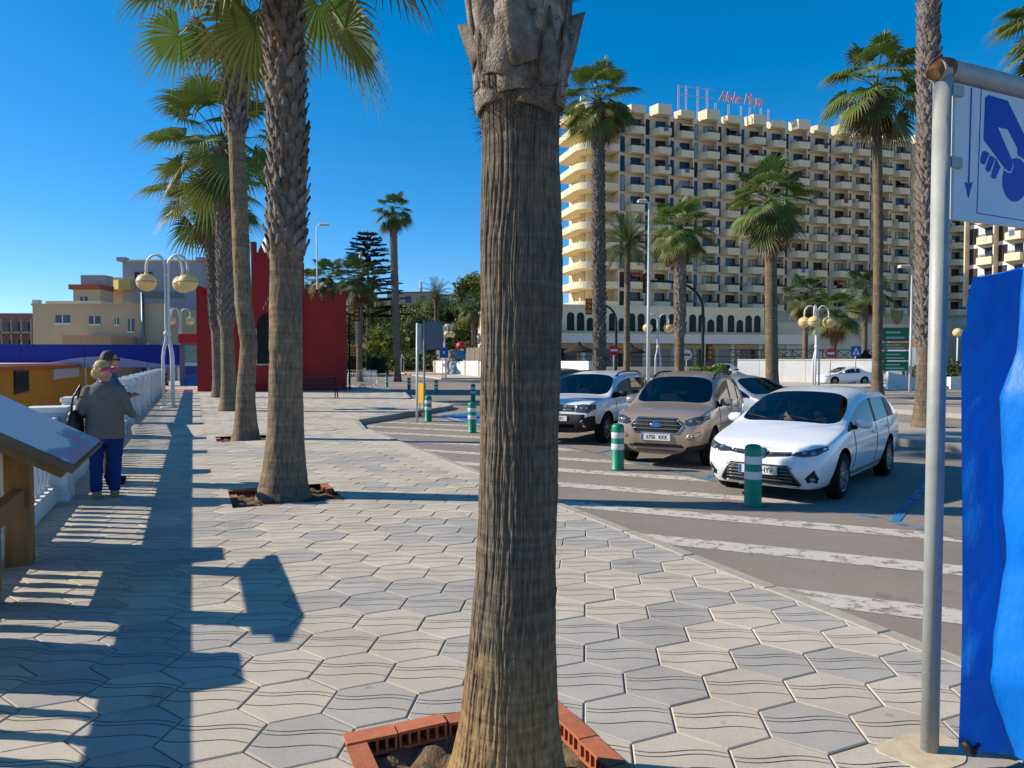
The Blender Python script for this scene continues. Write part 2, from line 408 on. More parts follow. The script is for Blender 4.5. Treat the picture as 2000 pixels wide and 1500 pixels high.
mk = struct(MB().add([(6.97,-2,RZ+.008),(7.10,-2,RZ+.008),(7.10,24,RZ+.008),(6.97,24,RZ+.008)], [(0,1,2,3)]).obj('road_markings', m_bpaint, rz=TH))
sd = (math.cos(R(-48.5)), math.sin(R(-48.5)))     # hatch direction in the promenade frame
sn = (-sd[1], sd[0])
v0, u0 = UV(2.11, 5.38)
for k in range(-3, 14):
    c = (v0 + sn[0]*k*1.275, u0 + sn[1]*k*1.275); h = .17
    q = [(c[0]+sd[0]*a+sn[0]*bb, c[1]+sd[1]*a+sn[1]*bb) for a, bb in ((-12,-h),(12,-h),(12,h),(-12,h))]
    q = clip(clip(clip(q, (1,0), 6.9), (-1,0), -4.14), (0,1), 20.3)
    if len(q) > 2: MB().add([(x,y,RZ+.004) for x,y in q], [tuple(range(len(q)))]).obj('hatch_stripe', m_wpaint, mk)
for k in range(-2, 8):
    u = 5.5 + 3.2*k; dv, du = .866*4.6, .5*4.6
    if u > 17: continue
    MB().add([(7.11,u-.06,RZ+.008),(7.11+dv,u+du-.06,RZ+.008),(7.11+dv,u+du+.06,RZ+.008),(7.11,u+.06,RZ+.008)], [(0,1,2,3)]).obj('bay_line', m_bpaint2, mk)
q = [(7.2,18.2),(7.2+3.9,18.2+2.25),(7.2+3.9,22.2+2.25),(7.2,22.2)]
MB().add([(x,y,RZ+.004) for x,y in q], [(0,1,2,3)]).obj('disabled_bay', M('bay_fill_blue', (52,116,165), .75, .2, var=.1, vscale=4), mk)
for a, c in ((0,1),(1,2),(2,3),(3,0)):
    A = Vector(q[a]+(0,)); C = Vector(q[c]+(0,)); d = (C-A).normalized(); n = Vector((-d.y,d.x,0))*.06
    MB().add([tuple(p+Vector((0,0,RZ+.008+.001*a))) for p in (A-n, C-n, C+n, A+n)], [(0,1,2,3)]).obj('bay_border', m_wpaint, mk)

# kerbed islands and far pavements (promenade frame)
def island(name, poly, z, mt=None, parts=True):
    b = MB(); b.prism(poly, RZ-.02, z); o = struct(b.obj(name, [mt or m_plain], rz=TH)); return o
island('traffic_island', [(13.4,-14),(16.9,-14),(16.9,31),(16.2,33.5),(15.0,34.3),(14.0,33.5),(13.4,31)], .13, m_kerb)
island('far_traffic_island', [(21.5,4),(24.2,4),(24.2,37),(22.8,39),(21.5,37)], .12, m_kerb)
wall_a = G(800,723.5); wall_b = G(956,738)
d = (wall_b - wall_a).normalized(); nn = Vector((-d.y, d.x, 0))
if nn.y > 0: nn = -nn
b = MB(); a0 = wall_a - d*140; b0 = wall_b + d*3
q = [a0+nn*5.5, b0+nn*5.5, b0-nn*1, a0-nn*1]
b.prism([(p.x,p.y) for p in q], RZ-.02, .1); struct(b.obj('hill_side_pavement', m_plain))
# pavement in front of the hotel
q = [(1.5,52),(9,47),(30,44),(45,32),(80,32),(120,90),(-2,90)]
b = MB(); b.prism(q, RZ-.02, .1); struct(b.obj('hotel_pavement', m_plain))
# white stripes on the far road
for k, (px, py) in enumerate(((1775,768),(1850,782),(1870,806))):
    g = G(px, py); MB().box(g.x-1.6, g.x+1.6, g.y-.35, g.y+.35, RZ+.003, RZ+.006).obj('crossing_stripe', m_wpaint, mk).matrix_parent_inverse = Matrix.Rotation(-TH, 4, 'Z')
# ================================================================== balustrade
m_white = M('white_render', (214,214,212), .8, .25, var=.05, vscale=2.5, bump=.25, bscale=90, var2=.06, v2scale=.7)
bal = thing('balustrade', 'long white balustrade with square pillars lining the left side of the walk', 'balustrade', W(-1.66, 10.0), TH)
PIT_U = 10.39; SP = 2.65
pm = MB(); pm.bbox(-.215, .215, 0, .42, -.05, 1.10, .012); pm.bbox(-.235, .235, -.02, .44, 1.10, 1.17, .014); pm.bbox(-.235,.235,-.02,.44,-.05,.12,.01)
pm = pm.mesh('pillar', m_white)
prof = [(.062,.20),(.062,.235),(.04,.25),(.036,.27),(.058,.33),(.068,.39),(.062,.46),(.042,.56),(.034,.66),(.040,.70),(.034,.73),(.034,.80),(.05,.83),(.05,.86),(.062,.875),(.062,.94)]
bm_ = MB().lathe(prof, 14).mesh('baluster', m_white)
pl = MB(); pl.bbox(-.14, .11, .42, SP, -.05, .20, .012); plm = pl.mesh('plinth', m_white)
rl = MB(); rl.bbox(-.16, .15, .42, SP, .94, 1.05, .02); rlm = rl.mesh('handrail', m_white)
for k in range(-5, 14):
    y = PIT_U - 10 + k*SP; z = zp(y+10)
    link('pillar', pm, bal, (0, y, z)); 
    if k == 13: break
    link('plinth', plm, bal, (0, y, z)); link('handrail', rlm, bal, (0, y, z))
    for i in range(9):
        link('baluster', bm_, bal, (0, y + .42 + (SP-.42)*(i+.5)/9, z))

# ================================================================== street lamps (three curved tubes bundled into one post)
m_lampw = M('lamp_white_paint', (208,210,212), .45, .5)
m_globe = M('opal_globe', (236,214,158), .35, .5, transl=.25)
m_seam = M('globe_seam', (150,130,90), .6)
GLB = MB().lathe([(.02,.33),(.06,.33),(.07,.27),(.17,.25),(.27,.175),(.325,.06),(.338,0),(.325,-.075),(.27,-.195),(.17,-.28),(.07,-.318),(.01,-.325)], 20)
GLB.lathe([(.335,.012),(.347,.006),(.347,-.008),(.335,-.014)], 20, 1, caps=False); GLB = GLB.mesh('lamp_globe', [m_globe, m_seam])
def lamp_tube(reach, top, r=.045, foot=.17):
    p = [(foot,0,0),(foot,0,1.75),(foot*.8,0,2.0),(.05,0,2.35),(.05,0,2.6),(.05,0,top-.55)]
    for i in range(1, 11):
        a = PI*i/10; p.append((.05+reach/2-reach/2*math.cos(a), 0, top-.45+.45*math.sin(a)))
    p.append((.05+reach, 0, top-.62)); return p
def street_lamp(label, loc, angs, top=5.3, s=1.0, reach=.66):
    t = thing('street_lamp', label, 'street lamp', loc, 0, 'white globe lamps')
    mt = MB().tube(lamp_tube(reach, top), [.055]*4+[.045]*14, 8).mesh('post_tube', m_lampw)
    for a in angs:
        o = link('post_tube', mt, t, rz=a); g = link('globe', GLB, t, (math.cos(a)*(.05+reach), math.sin(a)*(.05+reach), top-.92))
    cb = MB().lathe([(.11,2.5),(.12,2.52),(.12,2.6),(.11,2.62)], 12); cb.lathe([(.085,top-.75),(.09,top-.74),(.09,top-.68),(.085,top-.67)],12); cb.obj('clamp_collar', m_lampw, t)
    MB().lathe([(.26,0),(.26,.03),(.2,.05)], 14).obj('base_plate', m_lampw, t)
    t.scale = (s, s, s); return t
street_lamp('tall white three-globe lamp standing beside the balustrade', Vector((-11.85,24.7,.12)), (R(178), R(4), R(70)), 5.25)
street_lamp('smaller-looking three-globe lamp farther along the walk, left of the red building', Vector((-25.4,55,.12)), (R(176), R(15), R(215)), 5.6)
street_lamp('white three-globe lamp behind the white estate car', G(1594,765), (R(180), R(5), R(235)), 4.9, .98)
street_lamp('white globe lamp in front of the arcade beside the tall mast', Vector((1285-1000,0,0))*(48/F) + Vector((0,48,.1)), (R(182), R(2)), 4.75)
street_lamp('small white lamp with blue square sign beside the sunlit retaining wall', G(868,739.5), (R(180), R(0), R(300)), 5.2, 1.0)
street_lamp('small globe lamp just right of the tall thin palm near the hill', P(786,728,95)*1.0, (R(200), R(350)), 5.4, 1.0)

# ================================================================== flexible bollards
m_green = M('bollard_green', (0,128,94), .42, .5, var=.08, vscale=6); m_refl = M('bollard_white_band', (205,208,210), .35, .5)
BP = MB().lathe([(.112,0),(.112,.02),(.103,.03),(.103,.69),(.098,.72),(.08,.745),(.04,.757),(.005,.76)], 20).mesh('body', m_green)
BB = MB().lathe([(.1035,0),(.1055,.004),(.1055,.091),(.1035,.095)], 20, caps=False).mesh('reflective_band', m_refl)
def bollard(label, loc):
    t = thing('bollard', label, 'bollard', loc, 0, 'green flexible bollards')
    link('body', BP, t); link('reflective_band', BB, t, (0,0,.52)); link('reflective_band', BB, t, (0,0,.335))
bollard('green bollard with two white bands in front of the white estate car', W(6.25, 6.78, RZ))
bollard('green bollard with two white bands in front of the beige crossover', W(6.3, 9.92, RZ))
bollard('green bollard hidden behind the large foreground palm trunk', W(6.27, 13.2, RZ)) if False else None
bollard('green bollard on the hatched strip just left of the foreground trunk', W(6.27, 16.5, RZ))
bollard('green bollard beside the thin white signpost at the kerb point', W(6.27, 20.1, RZ))
for lab, px, py in (('green bollard at the far side of the blue bay, nearest the foreground trunk', 945,800), ('bollard behind the blue bay, left of the one by the foreground trunk', 924,783.5),
                    ('bollard on the far road edge right of the yellow sign', 852,771), ('bollard on the far road edge left of the thin signpost', 799,762),
                    ('small far bollard right of the crowd barriers', 755,756), ('small far bollard beside the corner of the red building', 681,748)):
    bollard(lab, G(px, py, RZ))
# ================================================================== palms
def frond_mat(name, g, tip, tr=.35):
    m = M(name, g, .5, .4); ns, lk = nodes(m); b = ns['Principled BSDF']
    at = ns.new('ShaderNodeAttribute'); at.attribute_name = 't'
    mx = ns.new('ShaderNodeMix'); mx.data_type = 'RGBA'; mx.inputs['A'].default_value = lin(g)+(1,); mx.inputs['B'].default_value = lin(tip)+(1,)
    mr = ns.new('ShaderNodeMapRange'); mr.inputs[1].default_value = .55; mr.inputs[2].default_value = 1.05; lk.new(at.outputs['Fac'], mr.inputs[0])
    oi = ns.new('ShaderNodeObjectInfo'); m2 = ns.new('ShaderNodeMapRange'); m2.inputs[3].default_value = .7; m2.inputs[4].default_value = 1.35; lk.new(oi.outputs['Random'], m2.inputs[0])
    lk.new(mr.outputs[0], mx.inputs['Factor']); vm = ns.new('ShaderNodeVectorMath'); vm.operation = 'SCALE'; lk.new(mx.outputs['Result'], vm.inputs[0]); lk.new(m2.outputs[0], vm.inputs['Scale'])
    lk.new(vm.outputs[0], b.inputs['Base Color'])
    tl_ = ns.new('ShaderNodeBsdfTranslucent'); lk.new(vm.outputs[0], tl_.inputs[0]); ms = ns.new('ShaderNodeMixShader'); ms.inputs[0].default_value = tr
    lk.new(b.outputs[0], ms.inputs[1]); lk.new(tl_.outputs[0], ms.inputs[2]); lk.new(ms.outputs[0], ns['Material Output'].inputs[0]); return m
m_fr = frond_mat('palm_frond_green', (88,112,50), (136,126,72), .26); m_fr_old = frond_mat('palm_frond_old', (92,104,48), (132,112,66), .24); m_fr_dead = frond_mat('palm_frond_dead', (120,92,60), (130,100,66), .15)
m_fr_dk = frond_mat('palm_frond_dark', (66,88,46), (110,110,60))
m_ph = frond_mat('feather_frond', (84,100,58), (112,116,70))
def attr_t(me, ts):
    a = me.attributes.new('t', 'FLOAT', 'POINT'); a.data.foreach_set('value', ts)
def fan_frond(el, seed, mat, petiole=.75, blade=.95, nseg=26, wide=1.0, droop=1.0):
    """one fan leaf in the xz plane: a petiole arching out, then pleated segments with hanging tips"""
    r = random.Random(seed); b = MB(); ts = []
    pts = []; d = Vector((math.cos(el), 0, math.sin(el))); p = Vector((0.05, 0, 0))
    for i in range(6):
        pts.append(p.copy()); d = (d + Vector((0,0,-.055*droop*(1+.5*i*.3)))).normalized(); p = p + d*petiole/5
    b.tube(pts, [.028,.02,.016,.014,.012,.01], 4, 0, True, True); ts += [.1]*(len(b.v))
    o = pts[-1]; sx = d.copy(); sy = Vector((0,1,0)); up = sy.cross(sx) * -1
    if up.z < 0: up = -up
    roll = r.uniform(-.25,.25); sy, up = sy*math.cos(roll)+up*math.sin(roll), up*math.cos(roll)-sy*math.sin(roll)
    amax = R(136)*wide
    for k in range(nseg):
        a = -amax + 2*amax*(k+.5)/nseg + r.uniform(-.02,.02); da = amax/nseg*1.02
        ln = blade*(1 - .22*(abs(a)/amax)**2)*r.uniform(.92,1.06); hang = r.uniform(.75,1.3)*droop
        cur = []
        for fi, rr in enumerate((.03,.28,.5,.68,.85,1.0)):
            L_ = ln*rr; wd = (da*L_ if rr <= .5 else da*ln*.5*(1-(rr-.5)/.5)*.9) + .0015
            dirv = sx*math.cos(a) + sy*math.sin(a); side = -sx*math.sin(a) + sy*math.cos(a)
            c = o + dirv*L_ + up*(.22*L_*(.25 + (abs(a)/amax)**2)) 
            g = max(0, rr-.40); c = c + Vector((0,0,-1))*(.10*L_*L_/blade*droop + hang*blade*.62*g*g); c = c - dirv*(g*g*blade*.16*hang)
            pleat = up*(wd*.55 if rr <= .6 else wd*.25)
            cur.append((c - side*wd, c + pleat, c + side*wd, rr))
        vs = []
        for l, m_, q, rr in cur: vs += [l, m_, q]; ts += [rr]*3
        fs = []
        for i in range(len(cur)-1):
            fs += [(3*i,3*i+1,3*i+4,3*i+3),(3*i+1,3*i+2,3*i+5,3*i+4)]
        b.add(vs, fs, 0, False)
    me = b.mesh('frond', mat); attr_t(me, ts); return me
def feather_frond(el, seed, length=2.0, n=30):
    r = random.Random(seed); b = MB(); ts = []; pts = []; d = Vector((math.cos(el),0,math.sin(el))); p = Vector((.05,0,0)); ds = []
    K = 14
    for i in range(K):
        pts.append(p.copy()); ds.append(d.copy()); d = (d + Vector((0,0,-.10*(.4+i/K)))).normalized(); p = p + d*length/(K-1)
    b.tube(pts, [.03*(1-.8*i/K) for i in range(K)], 4); ts += [.2]*len(b.v)
    for k in range(n):
        f = .12 + .88*k/n; i = min(int(f*(K-1)), K-2); t = f*(K-1)-i; c = pts[i].lerp(pts[i+1], t); dd = ds[i]
        ln = length*.24*(math.sin(PI*min(f*.85+.12,1))**.6+.15)*r.uniform(.85,1.1)
        for sgn in (-1,1):
            v_ = (Vector((0,sgn,0))*.85 + dd*.75 + Vector((0,0,.28)) ).normalized(); tip = c + v_*ln + Vector((0,0,-.12*ln)); mid = c + v_*ln*.5
            wv = dd*.016; vs = [c-wv, c+wv, mid+wv*1.2, mid-wv*1.2, tip]; b.add(vs, [(0,1,2,3),(3,2,4)]); ts += [.3,.3,.6,.6,.9]
    me = b.mesh('frond', m_ph); attr_t(me, ts); return me
FAN = {}
def fan(el_deg, seed, kind, blade, droop):
    k = (el_deg, seed, kind, round(blade,1), droop)
    if k not in FAN:
        mt = {'g': m_fr, 'o': m_fr_old, 'd': m_fr_dead, 'k': m_fr_dk}[kind]
        FAN[k] = fan_frond(R(el_deg), seed*13+el_deg, mt, .98*blade, .86*blade, 34, 1.0, droop)
    return FAN[k]
m_trunk = None
def trunk_mat(name, a, bcol, scale=1.0, foot=0):
    m = M(name, a, .9, .12); ns, lk = nodes(m); bs = ns['Principled BSDF']
    ge = ns.new('ShaderNodeNewGeometry')
    def nz(sc, det, mp):
        mpn = ns.new('ShaderNodeMapping'); mpn.inputs['Scale'].default_value = mp; lk.new(ge.outputs['Position'], mpn.inputs[0])
        n = ns.new('ShaderNodeTexNoise'); n.inputs['Scale'].default_value = sc; n.inputs['Detail'].default_value = det; lk.new(mpn.outputs[0], n.inputs['Vector']); return n.outputs['Fac']
    n1 = nz(34*scale, 5, (1,1,.2)); n2 = nz(2.2, 4, (1,1,1.3)); n3 = nz(9*scale, 3, (.12,.12,2.2))
    mx = ns.new('ShaderNodeMix'); mx.data_type = 'RGBA'; mx.inputs['A'].default_value = lin(a)+(1,); mx.inputs['B'].default_value = lin(bcol)+(1,)
    mr = ns.new('ShaderNodeMapRange'); mr.inputs[1].default_value = .38; mr.inputs[2].default_value = .66; lk.new(n2, mr.inputs[0]); lk.new(mr.outputs[0], mx.inputs['Factor'])
    tint = mx.outputs['Result']
    if foot:                                   # weathered tan foot of the trunk
        sp_ = ns.new('ShaderNodeSeparateXYZ'); lk.new(ge.outputs['Position'], sp_.inputs[0]); ad = ns.new('ShaderNodeMath'); ad.operation = 'MULTIPLY_ADD'; lk.new(n2, ad.inputs[0]); ad.inputs[1].default_value = .5; lk.new(sp_.outputs[2], ad.inputs[2])
        mf = ns.new('ShaderNodeMapRange'); mf.inputs[1].default_value = foot+.45; mf.inputs[2].default_value = foot-.05; lk.new(ad.outputs[0], mf.inputs[0]); mx2 = ns.new('ShaderNodeMix'); mx2.data_type = 'RGBA'; lk.new(mf.outputs[0], mx2.inputs['Factor']); lk.new(tint, mx2.inputs['A']); mx2.inputs['B'].default_value = lin((146,121,86))+(1,); tint = mx2.outputs['Result']
    m2 = ns.new('ShaderNodeMapRange'); m2.inputs[1].default_value = .3; m2.inputs[2].default_value = .7; m2.inputs[3].default_value = .6; m2.inputs[4].default_value = 1.3; lk.new(n1, m2.inputs[0])
    m3 = ns.new('ShaderNodeMapRange'); m3.inputs[1].default_value = .3; m3.inputs[2].default_value = .7; m3.inputs[3].default_value = .76; m3.inputs[4].default_value = 1.2; lk.new(n3, m3.inputs[0])
    mm = ns.new('ShaderNodeMath'); mm.operation = 'MULTIPLY'; lk.new(m2.outputs[0], mm.inputs[0]); lk.new(m3.outputs[0], mm.inputs[1])
    vm = ns.new('ShaderNodeVectorMath'); vm.operation = 'SCALE'; lk.new(tint, vm.inputs[0]); lk.new(mm.outputs[0], vm.inputs['Scale']); lk.new(vm.outputs[0], bs.inputs['Base Color'])
    sm_ = ns.new('ShaderNodeMath'); sm_.operation = 'ADD'; lk.new(n1, sm_.inputs[0]); lk.new(n3, sm_.inputs[1]); bp = ns.new('ShaderNodeBump'); bp.inputs['Strength'].default_value = .7; bp.inputs['Distance'].default_value = .010; lk.new(sm_.outputs[0], bp.inputs['Height']); lk.new(bp.outputs[0], bs.inputs['Normal']); return m
m_tr = trunk_mat('palm_bark', (118,105,90), (138,118,94)); m_tr_g = trunk_mat('palm_bark_grey', (104,92,78), (122,108,88))
m_boot = M('leaf_base', (116,108,102), .9, .15, var=.35, vscale=14, bump=.6, bscale=60, obj_rand=.3); m_boot2 = M('leaf_base_brown', (112,94,80), .9, .15, var=.35, vscale=14, obj_rand=.3)
m_fib = M('palm_fibre', (96,76,56), .95, .1, var=.4, vscale=20)
def trunk_mesh(name, prof, nseg=40, nring=60, fiss=.006, centers=None, seed=1, mat=None, rough=0.0, fine=1.0):
    zs = np.linspace(prof[0][0], prof[-1][0], nring); rs = np.interp(zs, [p[0] for p in prof], [p[1] for p in prof])
    cx = np.interp(zs, [c[0] for c in centers], [c[1] for c in centers]) if centers else zs*0
    cy = np.interp(zs, [c[0] for c in centers], [c[2] for c in centers]) if centers else zs*0
    U_, Z_ = np.meshgrid(np.arange(nseg)/nseg, zs); t = (Z_-zs[0])/(zs[-1]-zs[0]); hgt = zs[-1]-zs[0]
    warp = (vnoise(U_, t, 6, max(3,int(hgt*2)), seed)-.5)*.05 + (vnoise(U_, t, 20, max(6,int(hgt*9)), seed+11)-.5)*.010
    n1 = vnoise(U_+warp, t, max(24,int(nseg/5*fine)), max(3,int(hgt*2.4)), seed+1); n2 = vnoise(U_+warp*.7, t, max(36,int(nseg/3*fine)), max(4,int(hgt*5)), seed+2)
    rings = vnoise(U_*0+.1, t, 3, int(hgt*16)+4, seed+3)
    disp = -fiss*np.exp(-((n1-.36)/.10)**2)*1.6 - fiss*.8*np.exp(-((n2-.4)/.12)**2) + fiss*.55*(rings-.5) - fiss*.5*np.exp(-((vnoise(U_, t, 16, max(8,int(hgt*30)), seed+13)-.3)/.07)**2) + rough*(vnoise(U_, t, 14, max(4,int(hgt*8)), seed+5)-.5)
    big = (vnoise(U_, t, 5, max(3,int(hgt*1.3)), seed+7)-.5)*.05
    r = rs[:,None]*(1+big) + disp
    X = cx[:,None] + r*np.cos(2*PI*U_); Y = cy[:,None] + r*np.sin(2*PI*U_)
    vs = np.stack([X, Y, Z_], -1).reshape(-1,3)
    i, j = np.meshgrid(np.arange(nring-1), np.arange(nseg), indexing='ij'); a = i*nseg+j; b_ = i*nseg+(j+1)%nseg
    fs = np.stack([a, b_, b_+nseg, a+nseg], -1).reshape(-1,4)
    me = bpy.data.meshes.new(name); me.from_pydata(vs.tolist(), [], fs.tolist()); me.polygons.foreach_set('use_smooth', [True]*len(fs)); me.materials.append(mat or m_tr); me.update(); return me
def boot_mesh(seed, wd=.13, ht=.20, mat=None, flare=1.0, th=.016):
    """one cut leaf base: a thick curved scale, wide and clasping at the foot, cut and curling outward at the top"""
    r = random.Random(seed); b = MB(); n = 5; rows = 5; vs = []
    cut = r.uniform(-.25,.25)
    for i in range(rows):
        f = i/(rows-1); w_ = wd*(1-.50*f)*(1+.12*math.sin(f*3)); out = .012 + .045*flare*f**1.6
        for j in range(n):
            s = j/(n-1)*2-1; z = ht*f*(1+cut*s*f)
            vs.append((out - .035*s*s*(1-f*.6) + r.uniform(-.004,.004), w_*s*.5*1.0, z + r.uniform(-.006,.006)))
    nv = len(vs)
    vs2 = [(x-th, y*.92, z-.004) for x,y,z in vs]
    fs = [(i*n+j, i*n+j+1, (i+1)*n+j+1, (i+1)*n+j) for i in range(rows-1) for j in range(n-1)]
    fs += [tuple(reversed([k+nv for k in f])) for f in fs]
    rim = [j for j in range(n)] + [i*n+n-1 for i in range(1,rows)] + [(rows-1)*n+j for j in range(n-2,-1,-1)] + [i*n for i in range(rows-2,0,-1)]
    fs += [(rim[(k+1)%len(rim)], rim[k], rim[k]+nv, rim[(k+1)%len(rim)]+nv) for k in range(len(rim))]
    b.add(vs+vs2, fs, 0, True); return b.mesh('leaf_base', mat or m_boot)
BOOTS = [boot_mesh(k) for k in range(4)] + [boot_mesh(9, mat=m_boot2)]
def boots(parent, z0, z1, prof, centers, per_ring=9, dz=.085, joined=False, seed=0, scale=1.0):
    """leaf bases spiralling up the trunk: each its own piece, or one joined part on far palms"""
    r = random.Random(seed); z = z0; k = 0; jb = MB()
    zz = [p[0] for p in prof]; rr = [p[1] for p in prof]
    cz = [c[0] for c in centers]; cxs = [c[1] for c in centers]; cys = [c[2] for c in centers]
    while z < z1:
        a = k*2.39996; rad = float(np.interp(z, zz, rr)); c = (float(np.interp(z, cz, cxs)), float(np.interp(z, cz, cys)))
        sc = scale*r.uniform(.8,1.25); loc = (c[0]+math.cos(a)*(rad-.006), c[1]+math.sin(a)*(rad-.006), z-.06)
        rot = Euler((r.uniform(-.22,.22), r.uniform(-.08,.16), a+r.uniform(-.15,.15)))
        me = BOOTS[r.choice((0,0,1,1,2,2,3,3,4))]
        if joined:
            mt = Matrix.LocRotScale(Vector(loc), rot, Vector((sc,sc,sc)))
            jb.add([mt @ v.co for v in me.vertices], [tuple(p.vertices) for p in me.polygons], 0, False)
        else:
            o = link('leaf_base', me, parent, loc); o.rotation_euler = rot; o.scale = (sc,sc,sc)
        z += dz/per_ring*scale; k += 1
    if joined:
        o = jb.obj('leaf_bases', m_boot, parent); o['kind'] = 'stuff'
def crown(parent, ctr, n, blade, seed, droop=1.0, kinds='g', dead=0, el_hi=82, el_lo=-45):
    r = random.Random(seed)
    cb = MB().lathe([(.10,-.45),(.16,-.25),(.17,-.05),(.13,.12),(.06,.30),(.02,.5)], 10).obj('crown', m_fib, parent, ctr)
    for i in range(n):
        f = (i+.5)/n; el = el_hi + (el_lo-el_hi)*f**.85; a = i*2.39996 + r.uniform(-.25,.25)
        e = int(round(el/12.0))*12
        kind = kinds if f < .7 else ('o' if r.random() < .55 else kinds)
        o = link('frond', fan(e, r.randrange(3), kind, blade, droop), cb, (0,0,.15-.35*f), a); s = r.uniform(.88,1.12); o.scale = (s,s,s)
        o.rotation_euler = (r.uniform(-.12,.12), r.uniform(-.1,.1), a)
    for i in range(dead):
        o = link('dead_frond', fan(-72, i % 3, 'd', blade*.9, 1.0), cb, (0,0,-.2-.1*r.random()), r.uniform(0, 2*PI))
    return cb
def fan_palm(label, base, H, prof, smooth_to, n=34, blade=.95, seed=1, centers=None, joined=True, droop=1.0, kinds='g', dead=3, nseg=28, nring=50, per_ring=9, dz=.085, bscale=1.0, fiss=.006, mat=None, group='fan palms', el_lo=-45, boots_to=None):
    t = thing('palm_tree', label, 'palm', base, 0, group); centers = centers or [(0,0,0),(H,0,0)]
    me = trunk_mesh('trunk', prof, nseg, nring, fiss, centers, seed, mat or m_tr_g); tr = link('trunk', me, t)
    if smooth_to is not None: boots(tr, smooth_to, boots_to or H-.15, prof, centers, per_ring, dz, joined, seed, bscale)
    c = (float(np.interp(H, [q[0] for q in centers], [q[1] for q in centers])), float(np.interp(H, [q[0] for q in centers], [q[2] for q in centers])), H)
    crown(t, c, n, blade, seed, droop, kinds, dead, el_lo=el_lo); return t
# --- the foreground palm: finely fissured trunk, big split leaf bases at the top
base = W(*PALM_ROW[0]) ; base = Vector((-.02,2.92,0))
prof1 = [(-.06,.285),(.0,.265),(.12,.232),(.3,.203),(.6,.180),(.9,.166),(1.3,.162),(1.8,.166),(2.15,.168),(2.4,.162),(2.62,.156),(2.74,.158),(2.82,.178),(2.95,.192),(3.3,.196),(5.6,.19),(6.6,.17)]
cen1 = [(0,0,0),(.6,.02,0),(1.2,.045,0),(2.0,.06,0),(2.6,.055,0),(6.6,.05,0)]
t1 = thing('palm_tree', 'large foreground palm trunk rising from the brick-edged pit in the middle', 'palm', base, 0, 'fan palms')
tm = trunk_mesh('trunk', prof1, 480, 520, .0042, cen1, 5, trunk_mat('palm_bark_near', (102,93,83), (118,103,85), 2.0, .55), rough=.003, fine=1.15)
tr1 = link('trunk', tm, t1)
m_bootn = M('leaf_base_near', (134,123,112), .9, .15, var=.4, vscale=22, bump=1.0, bscale=90, var2=.3, v2scale=5, obj_rand=.3)
BIG = [boot_mesh(20+k, .17, .26, m_bootn, .3, .010) for k in range(4)]
r = random.Random(4); k = 0; z = 2.74
while z < 4.1:
    a = k*2.39996+.4; rad = float(np.interp(z, [p[0] for p in prof1], [p[1] for p in prof1]))
    o = link('leaf_base', BIG[k % 4], tr1, (.055+math.cos(a)*(rad-.004), math.sin(a)*(rad-.004), z-.05)); o.rotation_euler = (r.choice((-1,1))*r.uniform(.1,.55), r.uniform(-.05,.04), a+r.uniform(-.2,.2)); s = r.uniform(.8,1.2); o.scale = (1.0,s,s)
    z += .013; k += 1
fb = MB()                                               # loose fibre collar under the lowest leaf bases
for k in range(1500):
    a = r.uniform(0,2*PI); z = r.choice((r.gauss(2.74,.05), r.uniform(2.7,3.5))); rad = float(np.interp(z, [p[0] for p in prof1], [p[1] for p in prof1])); c = Vector((.055+math.cos(a)*rad, math.sin(a)*rad, z))
    d = Vector((math.cos(a)*.6+r.uniform(-.6,.6), math.sin(a)*.6+r.uniform(-.6,.6), r.uniform(-1.2,.5))).normalized()*r.uniform(.02,.06); s = Vector((-math.sin(a),math.cos(a),r.uniform(-.5,.5)))*.0018
    fb.add([c-s, c+s, c+d+s*.4, c+d-s*.4], [(0,1,2,3)])
o = fb.obj('fibre_collar', m_fib, tr1); o['kind'] = 'stuff'
crown(t1, (.05,0,6.6), 34, 1.15, 3, 1.0, 'g', 5)
# --- the row behind it
def row_palm(i, label, H, smooth, r0, **kw):
    v, u = PALM_ROW[i]; b_ = W(v, u, zp(u)); pr = [(-.05,r0*1.75),(.1,r0*1.55),(.35,r0*1.32),(.8,r0*1.12),(1.6,r0*1.0),(2.4,r0*.98),(smooth-.1,r0*.95),(smooth+.12,r0*1.12),(H-.5,r0*1.08),(H,r0*.8)]
    return fan_palm(label, b_, H, pr, smooth, **kw)
row_palm(1, 'second palm of the row, its upper trunk clad in grey cut leaf bases', 7.35, 3.1, .212, n=17, blade=1.2, seed=2, el_lo=-34, bscale=.8, centers=[(0,0,0),(1.2,.04,0),(3,.06,0),(4.5,.10,0),(7.35,.02,0)], joined=False, nseg=80, nring=150, per_ring=11, dz=.15, fiss=.008, dead=0, mat=m_tr)
row_palm(2, 'third palm of the row with a slim smooth trunk kinked near its middle', 9.9, 6.75, .190, n=20, blade=1.25, seed=3, dead=0, el_lo=-34, centers=[(0,0,0),(1.2,.02,0),(2.1,.10,0),(3,-.02,0),(6.7,-.12,0),(9.9,-.25,0)], joined=False, nseg=60, nring=160, per_ring=11, dz=.16, fiss=.006, mat=m_tr)
row_palm(3, 'fourth palm of the row with a shaggy trunk, beside the slim third one', 8.6, 2.75, .215, n=24, blade=1.45, seed=4, dead=1, centers=[(0,0,0),(3,-.06,0),(8.6,-.15,0)], per_ring=11, dz=.15, nring=90, nseg=40, mat=m_tr)
row_palm(4, 'farthest palm of the row with a dark shaggy trunk, next to the red building', 9.0, 3.0, .23, n=24, blade=1.6, seed=5, dead=1, centers=[(0,0,0),(3,-.1,0),(9,-.35,0)], per_ring=11, dz=.16, nring=90, nseg=36, mat=m_tr)
